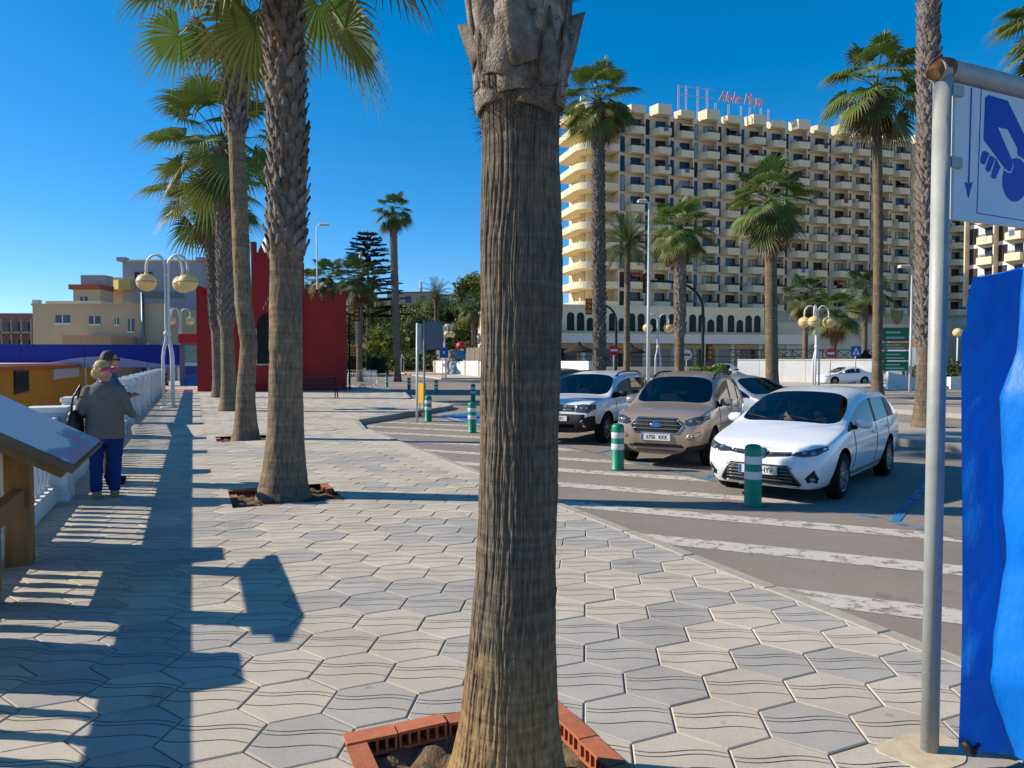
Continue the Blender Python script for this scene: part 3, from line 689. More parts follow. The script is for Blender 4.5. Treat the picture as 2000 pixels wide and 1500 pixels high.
# --- palms across the road
def far_palm(label, px, crown_y, Y, r0, smooth=None, **kw):
    x = (px-1000)*Y/F; H = CAM_H + (704-crown_y)*Y/F; H_s = smooth if smooth is not None else H*.55
    pr = [(-.05,r0*1.6),(.3,r0*1.3),(1.2,r0*1.05),(H_s,r0*.95),(H_s+.15,r0*1.1),(H-.5,r0*1.05),(H,r0*.8)]
    kw.setdefault('nring', 40); kw.setdefault('nseg', 20)
    return fan_palm(label, Vector((x,Y,kw.pop('z0',0))), H, pr, H_s, **kw)
far_palm('tall shaggy-trunked palm in front of the curved corner balconies', 1172, 205, 28, .2, 1.2, n=32, blade=.95, seed=11, centers=[(0,0,0),(12,-.12,0)], dead=2, per_ring=9, dz=.12)
far_palm('palm with drooping fronds and shaggy trunk behind the beige crossover', 1327, 450, 35, .23, 2.9, n=36, blade=1.0, seed=12, centers=[(0,0,0),(9,0,0)], dead=3)
far_palm('bushy palm with yellowed skirt and smooth trunk left of the hotel centre', 1502, 400, 30, .25, 7.6, n=34, blade=1.15, seed=13, dead=5, centers=[(0,.15,0),(9,-.05,0)], droop=1.1)
far_palm('very tall slim palm before the right half of the hotel', 1706, 178, 37, .24, 13.6, n=32, blade=1.7, seed=14, dead=4, centers=[(0,.2,0),(8,.15,0),(16,-.1,0)], droop=1.15)
far_palm('shaggy palm trunk beside the grey sign pole, its crown above the picture', 1808, -360, 17.4, .20, 1.9, n=36, blade=1.3, seed=15, z0=.12, centers=[(0,0,0),(15.2,-.14,0)], per_ring=9, dz=.12, nring=60, nseg=28)
far_palm('palm whose fronds hang in at the top right corner', 2075, 55, 24, .22, 6, n=36, blade=1.35, seed=16)
far_palm('tall thin palm standing alone in front of the green hill', 771, 415, 60, .24, 2.0, n=26, blade=1.05, seed=17, kinds='k', dead=2, centers=[(0,.25,0),(14,-.1,0)], el_lo=-55)
far_palm('middle one of three palms above the red battlements', 645, 545, 62, .25, 4, n=28, blade=1.25, seed=18, kinds='k')
far_palm('leftmost small palm above the red battlements', 612, 556, 66, .25, 4, n=26, blade=1.15, seed=19, kinds='k')
far_palm('palm beside the dark layered conifer', 702, 548, 60, .24, 3, n=30, blade=1.45, seed=20, kinds='k')
far_palm('small palm before the hotel, left of two others', 1572, 578, 60, .22, 4, n=28, blade=1.25, seed=21, kinds='k')
far_palm('pale-leaved small palm before the hotel behind the three-globe lamp', 1628, 612, 58, .22, 3, n=28, blade=1.45, seed=22)
far_palm('dark small palm before the hotel left of the tall slim trunk', 1688, 570, 62, .22, 5, n=28, blade=1.35, seed=23, kinds='k')
far_palm('small palm on the wooded hillside behind the playground', 925, 600, 104, .25, 2, n=24, blade=1.6, seed=24, kinds='k', z0=0)
def feather_palm(label, px, cy, Y, ln, n, r0, seed, z0=0):
    x = (px-1000)*Y/F; H = CAM_H + (704-cy)*Y/F; t = thing('feather_palm', label, 'palm', Vector((x,Y,0)), 0, 'feather palms'); r = random.Random(seed)
    link('trunk', trunk_mesh('trunk', [(z0-.1,r0*1.4),(z0+.5,r0),(H-.6,r0*.95),(H-.3,r0*1.5),(H,r0*.9)], 16, 40, .01, None, seed, m_tr_g, .04), t)
    c = MB().lathe([(.2,-.4),(.26,-.1),(.15,.15),(.03,.3)], 10).obj('crown', m_fib, t, (0,0,H)); var = {}
    for i in range(n):
        f = (i+.5)/n; e = int(round((78-105*f)/15))*15; key = (e, i % 2)
        if key not in var: var[key] = feather_frond(R(e), seed+i, ln, 30)
        o = link('frond', var[key], c, (0,0,.1-.3*f), i*2.39996+r.uniform(-.2,.2)); s = r.uniform(.85,1.1); o.scale = (s,s,s)
feather_palm('feathery date palm before the left end of the hotel', 1224, 476, 45, 2.1, 44, .2, 31)
feather_palm('round-crowned date palm on top of the hill', 853, 578, 112, 3.0, 46, .4, 32, 5)
# ================================================================== red crenellated building
m_red = M('red_render', (158,50,48), .85, .2, var=.06, vscale=1.5, bump=.2, bscale=60, var2=.08, v2scale=.5)
m_dark = M('dark_glass', (14,14,20), .4, .3); m_stone = M('pale_stone', (186,182,172), .8, .2, var=.06)
rb = thing('red_building', 'dark red crenellated building with a tower and white dome behind the palms', 'building', Vector((-12.75,38.2,.12)), R(13))
def wallbox(name, x0,x1,y0,y1,z0,z1, mat, parent):
    return MB().box(x0,x1,y0,y1,z0,z1).obj(name, mat, parent)
wallbox('wall', -3.75,-1.0,0,5.5,0,5.05, m_red, rb)
wallbox('wall', -.998,1.45,-.25,4.0,0,7.3, m_red, rb)
wallbox('wall', 1.452,3.85,.02,5.5,0,4.85, m_red, rb)
MB().box(-4.0,4.1,-.9,6,-.14,.0).obj('plinth', m_stone, rb)
def merlon(w_, h_, st=3):
    pts = []; 
    for i in range(st): pts += [(-w_/2*(1-i/st), h_*i/st), (-w_/2*(1-i/st), h_*(i+1)/st)]
    return pts + [(-x, z) for x, z in reversed(pts)]
def merlon_mesh(w_, h_, th):
    p = merlon(w_, h_); n = len(p); vs = [(x,0,z) for x,z in p] + [(x,th,z) for x,z in p]
    return MB().add(vs, [tuple(reversed(range(n))), tuple(range(n,2*n))] + [(i,(i+1)%n,(i+1)%n+n,i+n) for i in range(n)]).mesh('merlon', m_red)
mm_ = merlon_mesh(.44,.62,.25); mm2 = merlon_mesh(.28,.36,.2)
for x in (1.85,2.42,2.98,3.52): link('merlon', mm_, rb, (x-.12,.021,4.851))
MB().prism([(3.6,.021),(3.849,.021),(3.849,5.4),(3.6,5.4)], 4.851, 5.4).obj('corner_merlon', m_red, rb)
for x in (-.55,.0,.55,1.1): link('merlon', mm2, rb, (x+.05,-.249,7.301))
MB().box(-.997,-.75,-.249,.2,7.301,7.85).obj('corner_merlon', m_red, rb)
MB().box(-3.749,-3.5,.001,5.4,5.051,5.5).obj('corner_merlon', m_red, rb)
for x in (-3.0,-2.3,-1.6): link('merlon', mm_, rb, (x,.002,5.051))
MB().lathe([(.62,7.3),(.64,7.55),(.66,7.8),(.60,8.1),(.44,8.4),(.22,8.58),(.02,8.64)], 20).obj('dome', M('dome_white', (222,220,215), .6), rb, (.0,1.4,0))
def arch_poly(w_, h_, n=10, x=0, z=0):
    return [(x-w_/2,z),(x+w_/2,z)] + [(x+w_/2*math.cos(PI*i/n), z+h_-w_/2+w_/2*math.sin(PI*i/n)) for i in range(n+1)]
def xz_panel(poly, y0, y1, mats, name, parent, loc=None, rz=0):
    n = len(poly); vs = [(x,y0,z) for x,z in poly] + [(x,y1,z) for x,z in poly]
    return MB().add(vs, [tuple(range(n)), tuple(reversed(range(n,2*n)))] + [((i+1)%n,i,i+n,(i+1)%n+n) for i in range(n)]).obj(name, mats, parent, loc, rz)
xz_panel(arch_poly(1.5,2.75,14,.0,1.45), -.262, -.249, m_dark, 'arched_door', rb)
xz_panel([(-.98,1.45),(-.76,1.45),(-.76,3.3),(-.98,3.3)], -.27, -.249, m_stone, 'door_jamb', rb)
xz_panel([(-.98,1.38),(.98,1.38),(.98,1.45),(-.98,1.45)], -.29, -.249, m_stone, 'door_sill', rb)
xz_panel(arch_poly(.5,1.5,8,.1,4.6), -.262,-.249, M('niche_tan', (120,84,66), .8), 'tower_niche', rb)
for i in range(3): xz_panel([(-.45+.12*i,4.3+.25*i),(-.41+.12*i,4.3+.25*i),(-.37+.12*i,4.5+.25*i),(-.41+.12*i,4.5+.25*i)], -.262,-.249, m_stone, 'wall_slit', rb)
# ================================================================== big hotel with stacked balconies
m_cream = M('hotel_cream', (218,203,170), .85, .2, var=.04, vscale=.4, var2=.05, v2scale=.08); m_hwall = M('hotel_wall', (210,197,172), .85, .2, var=.04, vscale=.5)
m_yel = M('hotel_yellow', (214,184,112), .85, .2, var=.04, vscale=.4)
m_rail = M('rail_dark', (40,42,50), .5, .4); m_shut = M('shutter_brown', (52,34,32), .6, .3); m_glassw = M('window_glass', (38,58,84), .12, .6); m_glass2 = M('window_curtain', (150,152,150), .3, .5); m_glass3 = M('window_dark', (30,34,42), .12, .6)
FH = 2.8
def plan_prism(poly, z0, z1, name, mat): return MB().prism(poly, z0, z1).mesh(name, mat)
def balcony_mesh(d, w0, w1, ch, hh=.78):
    """slab and solid parapet with a slanted left cheek, open towards the room"""
    b = MB(); b.prism([(w0,0),(w0+ch,-d),(w1,-d),(w1,0)], -.22, 0)
    t = .12; b.prism([(w0+ch,-d-.002),(w1,-d-.002),(w1,-d+t),(w0+ch,-d+t)], -.24, hh)
    b.prism([(w0,-.01),(w0+ch,-d),(w0+ch+t,-d+.02),(w0+t,-.01)], -.239, hh-.003); b.prism([(w1-t,-d),(w1+.002,-d),(w1+.002,-.01),(w1-t,-.01)], -.238, hh-.002)
    return b.mesh('balcony', [m_cream])
def railing_mesh(d, w0, w1, ch, hh=.78):
    b = MB(); z0, z1 = hh, hh+.3
    for z in (hh+.13, hh+.29): b.box(w0+ch,w1,-d+.03,-d+.08,z-.03,z+.03); b.box(w1-.08,w1-.03,-d,-.05,z-.03,z+.03)
    n = 12
    for i in range(n+1):
        x = w0+ch + (w1-w0-ch-.05)*i/n; b.box(x,x+.05,-d+.04,-d+.07,hh,hh+.28)
    return b.mesh('railing', m_rail)
def win_mesh(w_, h_, mat, frame=True, mull=1):
    b = MB(); b.box(0,w_,-.03,0,0,h_)
    if frame:
        for x in [0] + [w_*i/(mull+1)-.03 for i in range(1,mull+1)] + [w_-.06]: b.box(x,x+.06,-.06,-.031,0,h_,1)
        b.box(.06,w_-.06,-.055,-.031,h_-.07,h_,1); b.box(.06,w_-.06,-.055,-.031,0,.07,1)
    return b.mesh('window', [mat, m_rail])
BA = {0: (balcony_mesh(1.25,1.25,3.9,.55), railing_mesh(1.25,1.25,3.9,.55)), 1: (balcony_mesh(1.75,1.15,3.9,.75), railing_mesh(1.75,1.15,3.9,.75))}
WT = [win_mesh(1.15,2.25,m_shut,False), win_mesh(1.15,2.25,m_glassw), win_mesh(1.15,2.25,m_glass3), win_mesh(1.15,2.25,m_shut,False), win_mesh(1.15,2.25,m_glass2)]
DT = [win_mesh(1.6,2.15,m_glassw), win_mesh(1.6,2.15,m_shut,False), win_mesh(1.6,2.15,m_glass3), win_mesh(1.6,2.15,m_glass2)]
rr_ = random.Random(8)
def hotel_face(parent, ox, oy, ang, ncols, nfl, z0, seed=1, roof=True):
    """one balconied face; the pieces are parts of the hotel"""
    E = Vector((math.cos(ang), math.sin(ang), 0)); O = Vector((ox, oy, 0)); N_ = Vector((-math.sin(ang), math.cos(ang), 0))
    r = random.Random(seed)
    for k in range(ncols):
        for f in range(nfl):
            z = z0 + f*FH; kind = k % 2; p = O + E*4*k
            o = link('balcony', BA[kind][0], parent, p + Vector((0,0,z)), ang); link('railing', BA[kind][1], o)
            link('window', WT[r.choice((0,0,1,2,2,3,4))], parent, p + E*.08 - N_*.004 + Vector((0,0,z+.05)), ang)
            link('balcony_door', DT[r.choice((0,0,1,1,2,2,3))], parent, p + E*2.2 - N_*.004 + Vector((0,0,z+.02)), ang)
            if r.random() < .07: link('awning', AWN[r.randrange(3)], parent, p + E*1.9 - N_*.05 + Vector((0,0,z+2.3)), ang)
            if r.random() < .12: link('hung_towel', TOW[r.randrange(3)], parent, p + E*(2.1+r.random()) - N_*((1.75 if kind else 1.25)+.02) + Vector((0,0,z+.25)), ang)
            if r.random() < .25:
                MB_AC = link('air_conditioner', AC, parent, p + E*1.75 - N_*.35 + Vector((0,0,z+.9)), ang)
        if roof:
            d = 1.25 if k % 2 == 0 else 1.75
            MB().prism([(1.2,.0),(1.2+.5,-d),(3.9,-d),(3.9,0)], z0+nfl*FH-.1, z0+nfl*FH+(1.35 if k % 2 else 1.0)).obj('roof_parapet', m_cream, parent, p, ang)
        MB().box(-.12,.06,-1.0,-.001,z0-.2,z0+nfl*FH).obj('party_wall', m_hwall, parent, p, ang)
AC = MB().box(0,.7,0,.3,0,.5).box(.1,.5,-.02,0,.06,.44).mesh('air_conditioner', M('ac_white', (190,190,186), .6))
AWN = [MB().add([(0,0,0),(1.9,0,0),(1.9,-1.1,-.55),(0,-1.1,-.55),(0,-1.1,-.75),(1.9,-1.1,-.75)], [(0,1,2,3),(3,2,5,4)]).mesh('awning', M('awning_%d' % k, c_, .8)) for k, c_ in enumerate(((176,84,60),(196,176,130),(120,130,120)))]
TOW = [MB().box(0,.7,-.03,0,0,.62).mesh('hung_towel', M('towel_%d' % k, c_, .9)) for k, c_ in enumerate(((190,190,186),(120,60,60),(90,110,150)))]
HA = R(16.5); hx, hy = 15.2, 105.0
hotel = thing('hotel_block', 'huge cream hotel with rows of stacked balconies and rooftop lettering', 'hotel', Vector((hx,hy,0)), 0)
def H_(x, y, z=0): return Vector((math.cos(HA)*x - math.sin(HA)*y, math.sin(HA)*x + math.cos(HA)*y, z))
NF, Z0, NC = 10, 9.6, 17
MB().box(0,68.5,0,14,0,Z0+NF*FH+.3).obj('wall', m_hwall, hotel, (0,0,0), HA)
hotel_face(hotel, 0, 0, HA, NC, NF, Z0, 3)
# lit end wall and the rounded corner balconies
def rounded(x0, x1, y0, y1, r, n=8):
    p = [(x1,y0),(x1,y1),(x0,y1)]; p += [(x0+r-r*math.cos(PI/2*i/n), y0+r-r*math.sin(PI/2*i/n)) for i in range(n+1)]; return p
MB().prism([(-3.9,1.6),(-.01,1.6),(-.01,9),(-3.9,9)], 0, Z0+NF*FH+.2).obj('corner_tower_wall', m_cream, hotel, (0,0,0), HA)
bandm = MB().prism(rounded(-6.3,-.3,-1.6,8,2.6), 0, .95).mesh('corner_balcony', m_cream)
pierm = MB().box(-4.6,-3.95,2.5,2.9,0,FH).mesh('balcony_pier', m_hwall)
for f in range(-1, NF+1):
    link('corner_balcony', bandm, hotel, (0,0,Z0+f*FH-.3), HA); link('balcony_pier', pierm, hotel, (0,0,Z0+f*FH), HA)
# right wing, its long side facing the sun
q = Vector((64.9,102.3,0)) - hotel.location; hotel_face(hotel, q.x, q.y, R(-66), 7, NF, Z0, 5)
MB().box(0,28,0.001,12,0,Z0+NF*FH+.3).obj('wall', m_white, hotel, (q.x,q.y,0), R(-66))
# podium with arcade
PA = R(14); po = Vector((-6.0,89.0,0)) - hotel.location
def PZ(name, b, mat): return b.obj(name, mat, hotel, po, PA)
PZ('podium_wall', MB().box(4.6,42,0,14,0,8.7), m_cream); PZ('podium_coping', MB().box(4.5,42.1,-.15,.3,8.701,8.95), m_hwall)
PZ('podium_wall', MB().box(42.01,80,3,14,0,7.2), m_hwall)
PZ('canopy', MB().box(1.7,47,-4.5,-.001,3.9,5.1), M('canopy_white', (206,202,192), .8, .2, var=.04)); PZ('ledge', MB().box(3,43,-1.2,-.002,5.101,5.5), m_yel)
am = None
for k in range(26):
    x = 8.2 + 1.35*k + (k//4)*.35
    if x > 41: break
    xz_panel(arch_poly(1.0, 2.35 if k % 3 else 1.7, 8), -.02, 0, m_dark, 'arched_window', hotel, po + Vector((math.cos(PA)*x - math.sin(PA)*-.01, math.sin(PA)*x + math.cos(PA)*-.01, 5.6)), PA)
for k in range(11): PZ('column', MB().lathe([(.28,0),(.28,3.9)], 10, c=(6+4.1*k,-4,0)), m_hwall)
for k in range(11):
    PZ('shop_window', MB().box(5.4+3.3*k,8.2+3.3*k,-.03,-.004,.9,3.3), m_glass3 if k % 3 else m_glass2)
# rooftop lettering
m_pink = M('letter_pink', (206,146,142), .6, .3); m_latt = M('lattice_pink', (196,150,146), .7)
tx = H_(21.6, 1.5, 42.3); me = text_mesh('Aloha Playa', 2.35, .35, .05, .03); me.materials.append(m_pink)
o = link('rooftop_lettering', me, hotel, tx); o.rotation_euler = (R(90), 0, HA); o.scale = (.72,1,1)
for x in (10.9,12.2,14.2,15.8,17.3,19.6,21.8,23.4,25.4,26.8):
    top = 43.4 if x < 17 else 41.3
    lb = MB(); zb = Z0+NF*FH+.3
    for dx in (-.12,.12): lb.box(dx-.03,dx+.03,-.03,.03,zb,top)
    n = int((top-zb)/.5)
    for i in range(n): lb.box(-.12,.12,-.02,.02,zb+i*.5,zb+i*.5+.05)
    lb.obj('sign_mast', m_latt, hotel, H_(x,1.7), HA)
for z in (41.9,43.2): MB().box(10.8,17.3,1.68,1.72,z,z+.07).obj('sign_rail', m_latt, hotel, (0,0,0), HA)

# ================================================================== hill, retaining wall, houses
hill_v = []; hill_f = []; nx, ny = 60, 40
def hill_z(x, y):
    s = 0.0
    t = max(0, min(1, (y - 98 - .25*max(0,-x-5))/30)); t = t*t*(3-2*t)
    edge = max(0, min(1, (12-x)/14)) * max(0, min(1, (x+62)/25)); edge = edge*edge*(3-2*edge)
    return -.05 + 10.3*t*edge + .5*math.sin(x*.35+y*.2)*t
for j in range(ny):
    for i in range(nx):
        x = -80+110*i/(nx-1); y = 80+150*j/(ny-1); hill_v.append((x, y, hill_z(x,y)))
b = MB(); b.add(hill_v, [(j*nx+i, j*nx+i+1, (j+1)*nx+i+1, (j+1)*nx+i) for j in range(ny-1) for i in range(nx-1)], 0, True)
struct(b.obj('hill', M('hill_soil', (112,92,70), .95, .1, var=.25, vscale=.4)))
m_leafd = M('shrub_dark', (62,80,40), .6, .3, var=.35, vscale=1.2, transl=.25); m_leafm = M('shrub_mid', (92,108,48), .6, .3, var=.35, vscale=1.2, transl=.25); m_leafl = M('shrub_light', (124,130,54), .6, .3, var=.3, vscale=1.2, transl=.25)
m_leafo = M('shrub_dry', (130,116,72), .7, .2, var=.3, vscale=1.2)
def leaf_blob(b, c, rx, ry, rz_, n, leaf, seed, m=0):
    rng_ = np.random.RandomState(seed); d = rng_.normal(size=(n,3)); d /= np.linalg.norm(d,axis=1)[:,None]
    lump = 1 + .22*np.sin(d[:,0]*5+seed) * np.cos(d[:,1]*4+seed*.7) + .15*np.sin(d[:,2]*7+seed)
    rad = lump*(.55+.45*rng_.rand(n)**.4); p = d*rad[:,None]*np.array([rx,ry,rz_]) + np.array(c)
    a = rng_.normal(size=(n,3)) + d*.6; a /= np.linalg.norm(a,axis=1)[:,None]; q = np.cross(a, rng_.normal(size=(n,3))); q /= np.linalg.norm(q,axis=1)[:,None]; e = np.cross(a,q)
    s = leaf*(.6+.8*rng_.rand(n))[:,None]
    vs = np.stack([p-q*s, p+e*s*.55, p+q*s, p-e*s*.55], 1).reshape(-1,3)
    o = len(b.v); b.v += [tuple(v) for v in vs.tolist()]
    for k in range(n): b.f.append((o+4*k,o+4*k+1,o+4*k+2,o+4*k+3)); b.m.append(m); b.sm.append(False)
hb = MB(); r = random.Random(21)
for k in range(300):
    y = r.uniform(99, 134); x = r.uniform(-.34,.0)*y + r.uniform(-3,3)
    z = hill_z(x,y)
    if z < .3: continue
    s = r.uniform(.9,2.0); leaf_blob(hb, (x,y,z+s*.35), s*1.25, s*1.1, s*.95, 380, .2, k, r.choice((0,0,0,1,1,2,3)))
o = hb.obj('hillside_shrubs', [m_leafd, m_leafm, m_leafl, m_leafo]); tag(o, 'dense green shrubs and bushes covering the hillside', 'shrubs', kind='stuff')
def tree(name, label, base, h, cr, seed, mats, n=22, leaf=.16, cat='tree', per=240):
    t = thing(name, label, cat, base); r = random.Random(seed)
    tb = MB(); tb.tube([(0,0,-.1),(.05,.03,h*.3),(.0,.1,h*.6)], [.16,.12,.07], 8)
    for k in range(5):
        a = r.uniform(0,2*PI); tb.tube([(.03,.03,h*.3),(math.cos(a)*cr*.4,math.sin(a)*cr*.4,h*.6),(math.cos(a)*cr*.7,math.sin(a)*cr*.7,h*.78)], [.08,.05,.02], 6)
    tb.obj('trunk', m_tr_g, t); cb = MB()
    for k in range(n):
        a = r.uniform(0,2*PI); q = cr*math.sqrt(r.random())*.75; s = r.uniform(.35,.6)*cr*.75
        leaf_blob(cb, (math.cos(a)*q, math.sin(a)*q, h*r.uniform(.45,.92)), s, s, s*.8, per, leaf, seed*50+k, r.randrange(len(mats)))
    cb.obj('crown', mats, t); return t
tree('leafy_tree', 'bright yellow-green leafy tree beside the tall thin palm', P(757,727,88)-Vector((0,0,.2)), 5.6, 2.6, 41, [m_leafl, m_leafm])
tree('leafy_tree', 'green tree on the hill brow at the right by the foreground trunk', Vector((-6.0,118,9.6)), 6.0, 4.0, 42, [m_leafd, m_leafm, m_leafl], 26, .2)
tree('leafy_tree', 'olive-toned tree left of the tall thin palm below the houses', Vector((-24,112,4.0)), 5.5, 3.2, 43, [m_leafm, m_leafo])
tree('leafy_tree', 'dark broad tree in the middle of the hillside', Vector((-14.5,108,3.0)), 5.5, 3.2, 44, [m_leafd, m_leafd, m_leafm])
def ball_bush(label, base, rx, rz_, seed):
    t = thing('clipped_bush', label, 'bush', base); b = MB(); leaf_blob(b, (0,0,rz_), rx, rx, rz_, 2600, .09, seed); b.obj('foliage', m_leafd, t)
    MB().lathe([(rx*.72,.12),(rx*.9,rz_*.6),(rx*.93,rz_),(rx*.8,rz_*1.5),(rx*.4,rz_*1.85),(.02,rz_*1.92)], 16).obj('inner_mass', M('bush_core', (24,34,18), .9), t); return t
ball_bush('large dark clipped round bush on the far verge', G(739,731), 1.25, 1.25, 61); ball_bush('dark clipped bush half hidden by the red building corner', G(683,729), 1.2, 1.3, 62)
rw = thing('retaining_wall', 'sunlit white retaining wall with buttresses below the hillside', 'wall', wall_a)
dd = (wall_b-wall_a); ln = dd.length; ang = math.atan2(dd.y, dd.x)
xs = [-60,-30,-10] + [ln*f for f in (0,.25,.45,.62,.80,.92)] + [ln+4, ln+26]
for i in range(len(xs)-1):
    z = 1.65 + .06*(i % 2); MB().box(xs[i]+.02,xs[i+1]-.02,0,.35,-.05,z).obj('wall_panel', m_white, rw, rz=ang)
    if i: MB().box(xs[i]-.22,xs[i]+.22,-.14,.4,-.05,z+.08).obj('buttress', m_hwall, rw, rz=ang)
gf = thing('garden_fence', 'grey board fence on top of the sunlit retaining wall', 'fence', wall_a + Vector((0,.6,0)))
for k in range(26):
    x = 2 + k*(ln+6)/26; MB().box(x,x+(ln+6)/26-.12,.5,.58,1.5,3.2).obj('fence_board', M('fence_grey', (112,104,92), .85, var=.1), gf, rz=ang)
def house(label, px, py, Y, w_, h_, mats, rz=0, chim=True):
    t = thing('hill_house', label, 'house', P(px,py,Y), rz)
    MB().box(-w_/2,w_/2,0,6,-2,h_).obj('wall', mats[0], t); MB().box(-w_/2-.2,w_/2+.2,-.2,6.2,h_+.001,h_+.25).obj('roof', mats[1], t)
    for k in range(int(w_//3)):
        MB().box(-w_/2+.8+3*k,-w_/2+1.9+3*k,-.04,-.003,h_-1.9,h_-.6).obj('window', m_glass3, t)
    if chim: 
        c = MB().lathe([(.34,h_+.25),(.3,h_+1.5),(.26,h_+2.2),(.3,h_+2.25),(.2,h_+2.5)], 10, c=(w_*.2,2,0)).obj('chimney', m_white, t)
m_hw = M('house_wall', (168,160,150), .85, var=.06); m_hr = M('house_roof', (120,108,98), .9, var=.1)
house('low pale house on the hill crest right of the tall thin palm', 800, 605, 140, 9, 3.2, (m_hw, m_hr), R(-8))
house('white house with tall chimney beside the hilltop date palm', 905, 610, 132, 9, 3.0, (m_white, m_hr), R(6))
house('hilltop house with slanted roofline left of the tall palm', 762, 612, 150, 6, 3.0, (m_hw, m_white), R(20), False)
# playground
pg = thing('play_tower', 'playground tower with red hoods, blue panel and green posts above the white wall', 'playground', P(915,709,86)+Vector((0,0,0)))
for x in (-1.4,-.5,.5,1.4): MB().box(x-.06,x+.06,-.06,.06,0,2.2).obj('post', M('play_green', (20,90,70), .5), pg)
MB().box(-1.6,-.3,-.15,-.07,.5,1.5).obj('panel', M('play_blue', (40,120,170), .5), pg)
MB().lathe([(.55,0),(.62,.3),(.45,.75),(.1,.85)], 14, c=(-.9,0,1.7)).obj('hood', M('play_red', (170,40,44), .5), pg)
MB().prism([(.2,-.6),(1.6,-.6),(1.6,.6),(.2,.6)], 0, .06, 0, Matrix.Translation((0,0,1.8)) @ Matrix.Rotation(R(-22),4,'Y')).obj('sloping_roof', M('play_red', (170,40,44), .5), pg)
# Norfolk pine
np_ = thing('norfolk_pine', 'tall dark layered conifer behind the red building', 'tree', P(720,735,92))
Hn = CAM_H + (704-448)*92/F; MB().tube([(0,0,-.5),(0,0,Hn*.5),(0,0,Hn)], [.32,.2,.04], 8).obj('trunk', m_tr_g, np_)
m_pine = M('pine_needles', (40,52,44), .7, .2, var=.2); r = random.Random(5); cb = MB().lathe([(.1,Hn-1.2),(.02,Hn+.1)], 6).obj('crown', m_pine, np_)
lv = 0; z = 7.6
def branch_mesh(L_, seed):
    r = random.Random(seed); b = MB(); pts = [(L_*f, 0, .12*L_*f*f + .05*L_*math.sin(f*3)) for f in (0,.2,.4,.6,.8,1)]; b.tube(pts, [.05,.045,.04,.03,.02,.01], 4)
    for k in range(int(46*L_)):
        f = r.uniform(.15,1); c = Vector((L_*f, 0, .12*L_*f*f+.05*L_*math.sin(f*3))); d = Vector((.7, r.choice((-1,1))*r.uniform(.5,1), r.uniform(-.1,.6))).normalized()*r.uniform(.3,.6)*(1.1-f*.4); s = Vector((0,0,1)).cross(d).normalized()*.06
        b.add([c-s, c+s, c+d+s*.5, c+d-s*.5], [(0,1,2,3)]); s = Vector((0,0,.045)); b.add([c-s, c+s, c+d+s*.5, c+d-s*.5], [(0,1,2,3)])
    return b.mesh('branch', m_pine)
bms = {}
while z < Hn-.4:
    f = (z-7.6)/(Hn-7.6); L_ = round((4.9*(1-f)**.7+.5)*(1 if f < .75 else 1.15),1)
    if L_ not in bms: bms[L_] = branch_mesh(L_, int(L_*10))
    n = 7
    for k in range(n):
        a = 2*PI*k/n + lv*.5 + r.uniform(-.12,.12); o = link('branch', bms[L_], cb, (0,0,z)); o.rotation_euler = (0, r.uniform(-.02,.1), a)
    z += .62+.35*(1-f); lv += 1

# ================================================================== left: town beyond the beach
m_beige = M('town_beige', (192,174,140), .85, .2, var=.05, vscale=.5); m_gold = M('gold_wall', (178,132,42), .85, .2, var=.08, vscale=.6); m_grey = M('res_grey', (158,158,162), .85, .2, var=.03)
m_tile = M('roof_tile_red', (168,86,66), .85, var=.1); m_blue = M('banner_blue', (24,46,150), .55, .3, var=.06, vscale=.6); m_wave = M('banner_white', (170,172,196), .6)
def building(label, x0, x1, top, Y, depth, mat, zb=-2.6, name='town_building'):
    a = P(x0, top, Y); c = P(x1, top, Y); t = thing(name, label, 'building', Vector(((a.x+c.x)/2, Y, zb))); w_ = (c.x-a.x)/2
    MB().box(-w_,w_,0,depth,0,a.z-zb).obj('wall', mat, t); return t, w_, a.z-zb
def bwin(t, w_, h_, Y, px0, px1, py0, py1, mat, frame=True):
    a = P(px0, py1, Y) - t.location; c = P(px1, py0, Y) - t.location
    o = MB().box(a.x,c.x,-.03,-.004,a.z,c.z).obj('window', mat, t)
    if frame:
        b = MB(); b.box(a.x-.08,c.x+.08,-.1,-.005,a.z-.14,a.z-.001); b.box((a.x+c.x)/2-.04,(a.x+c.x)/2+.04,-.06,-.031,a.z,c.z); b.obj('window_frame', m_white, o)
t, w_, h_ = building('long beige flat-roofed building behind the blue banner', 66, 320, 597, 62, 12, m_beige)
for q in ((111,139,616,631),(176,198,618,633),(226,234,622,634),(252,264,623,647),(230,252,661,674)): bwin(t, w_, h_, 62, *q, m_glassw)
a = P(66,588,62) - t.location; MB().box(-w_-.01,-w_+.5,-.02,.5,h_+.001,h_+.5).obj('roof_post', m_white, t); MB().box(-w_-.05,w_+.05,-.12,.2,h_+.001,h_+.16).obj('parapet', m_beige, t)
MB().tube([(w_*.72,-.3,h_-7),(w_*.72,-.3,h_+1.1)], .14, 10).obj('flue_pipe', M('flue', (120,120,122), .4, metal=.6), t)
b = MB(); a = P(122,694,58) - t.location; c = P(218,655,58) - t.location; MB().box(a.x,c.x,-4,-.01,0,c.z).obj('lean_to', M('lean_to_orange', (190,150,112), .85), t)
t, w_, h_ = building('tall grey-sided hotel with lettering behind the globe lamps', 243, 396, 512, 80, 14, m_grey, name='town_hotel')
for dz, s in ((0,1),(0,-1)): MB().box(s*w_-.45,s*w_+.45,-.4,.6,h_+.001,h_+.45).obj('roof_post', m_grey, t)
MB().box(-w_+.46,w_-.46,-.15,14,h_+.001,h_+.2).obj('roof_edge', m_hwall, t)
MB().box(-w_-2.9,-w_-.001,1.2,14,0,h_-1.6).obj('wall', m_beige, t)
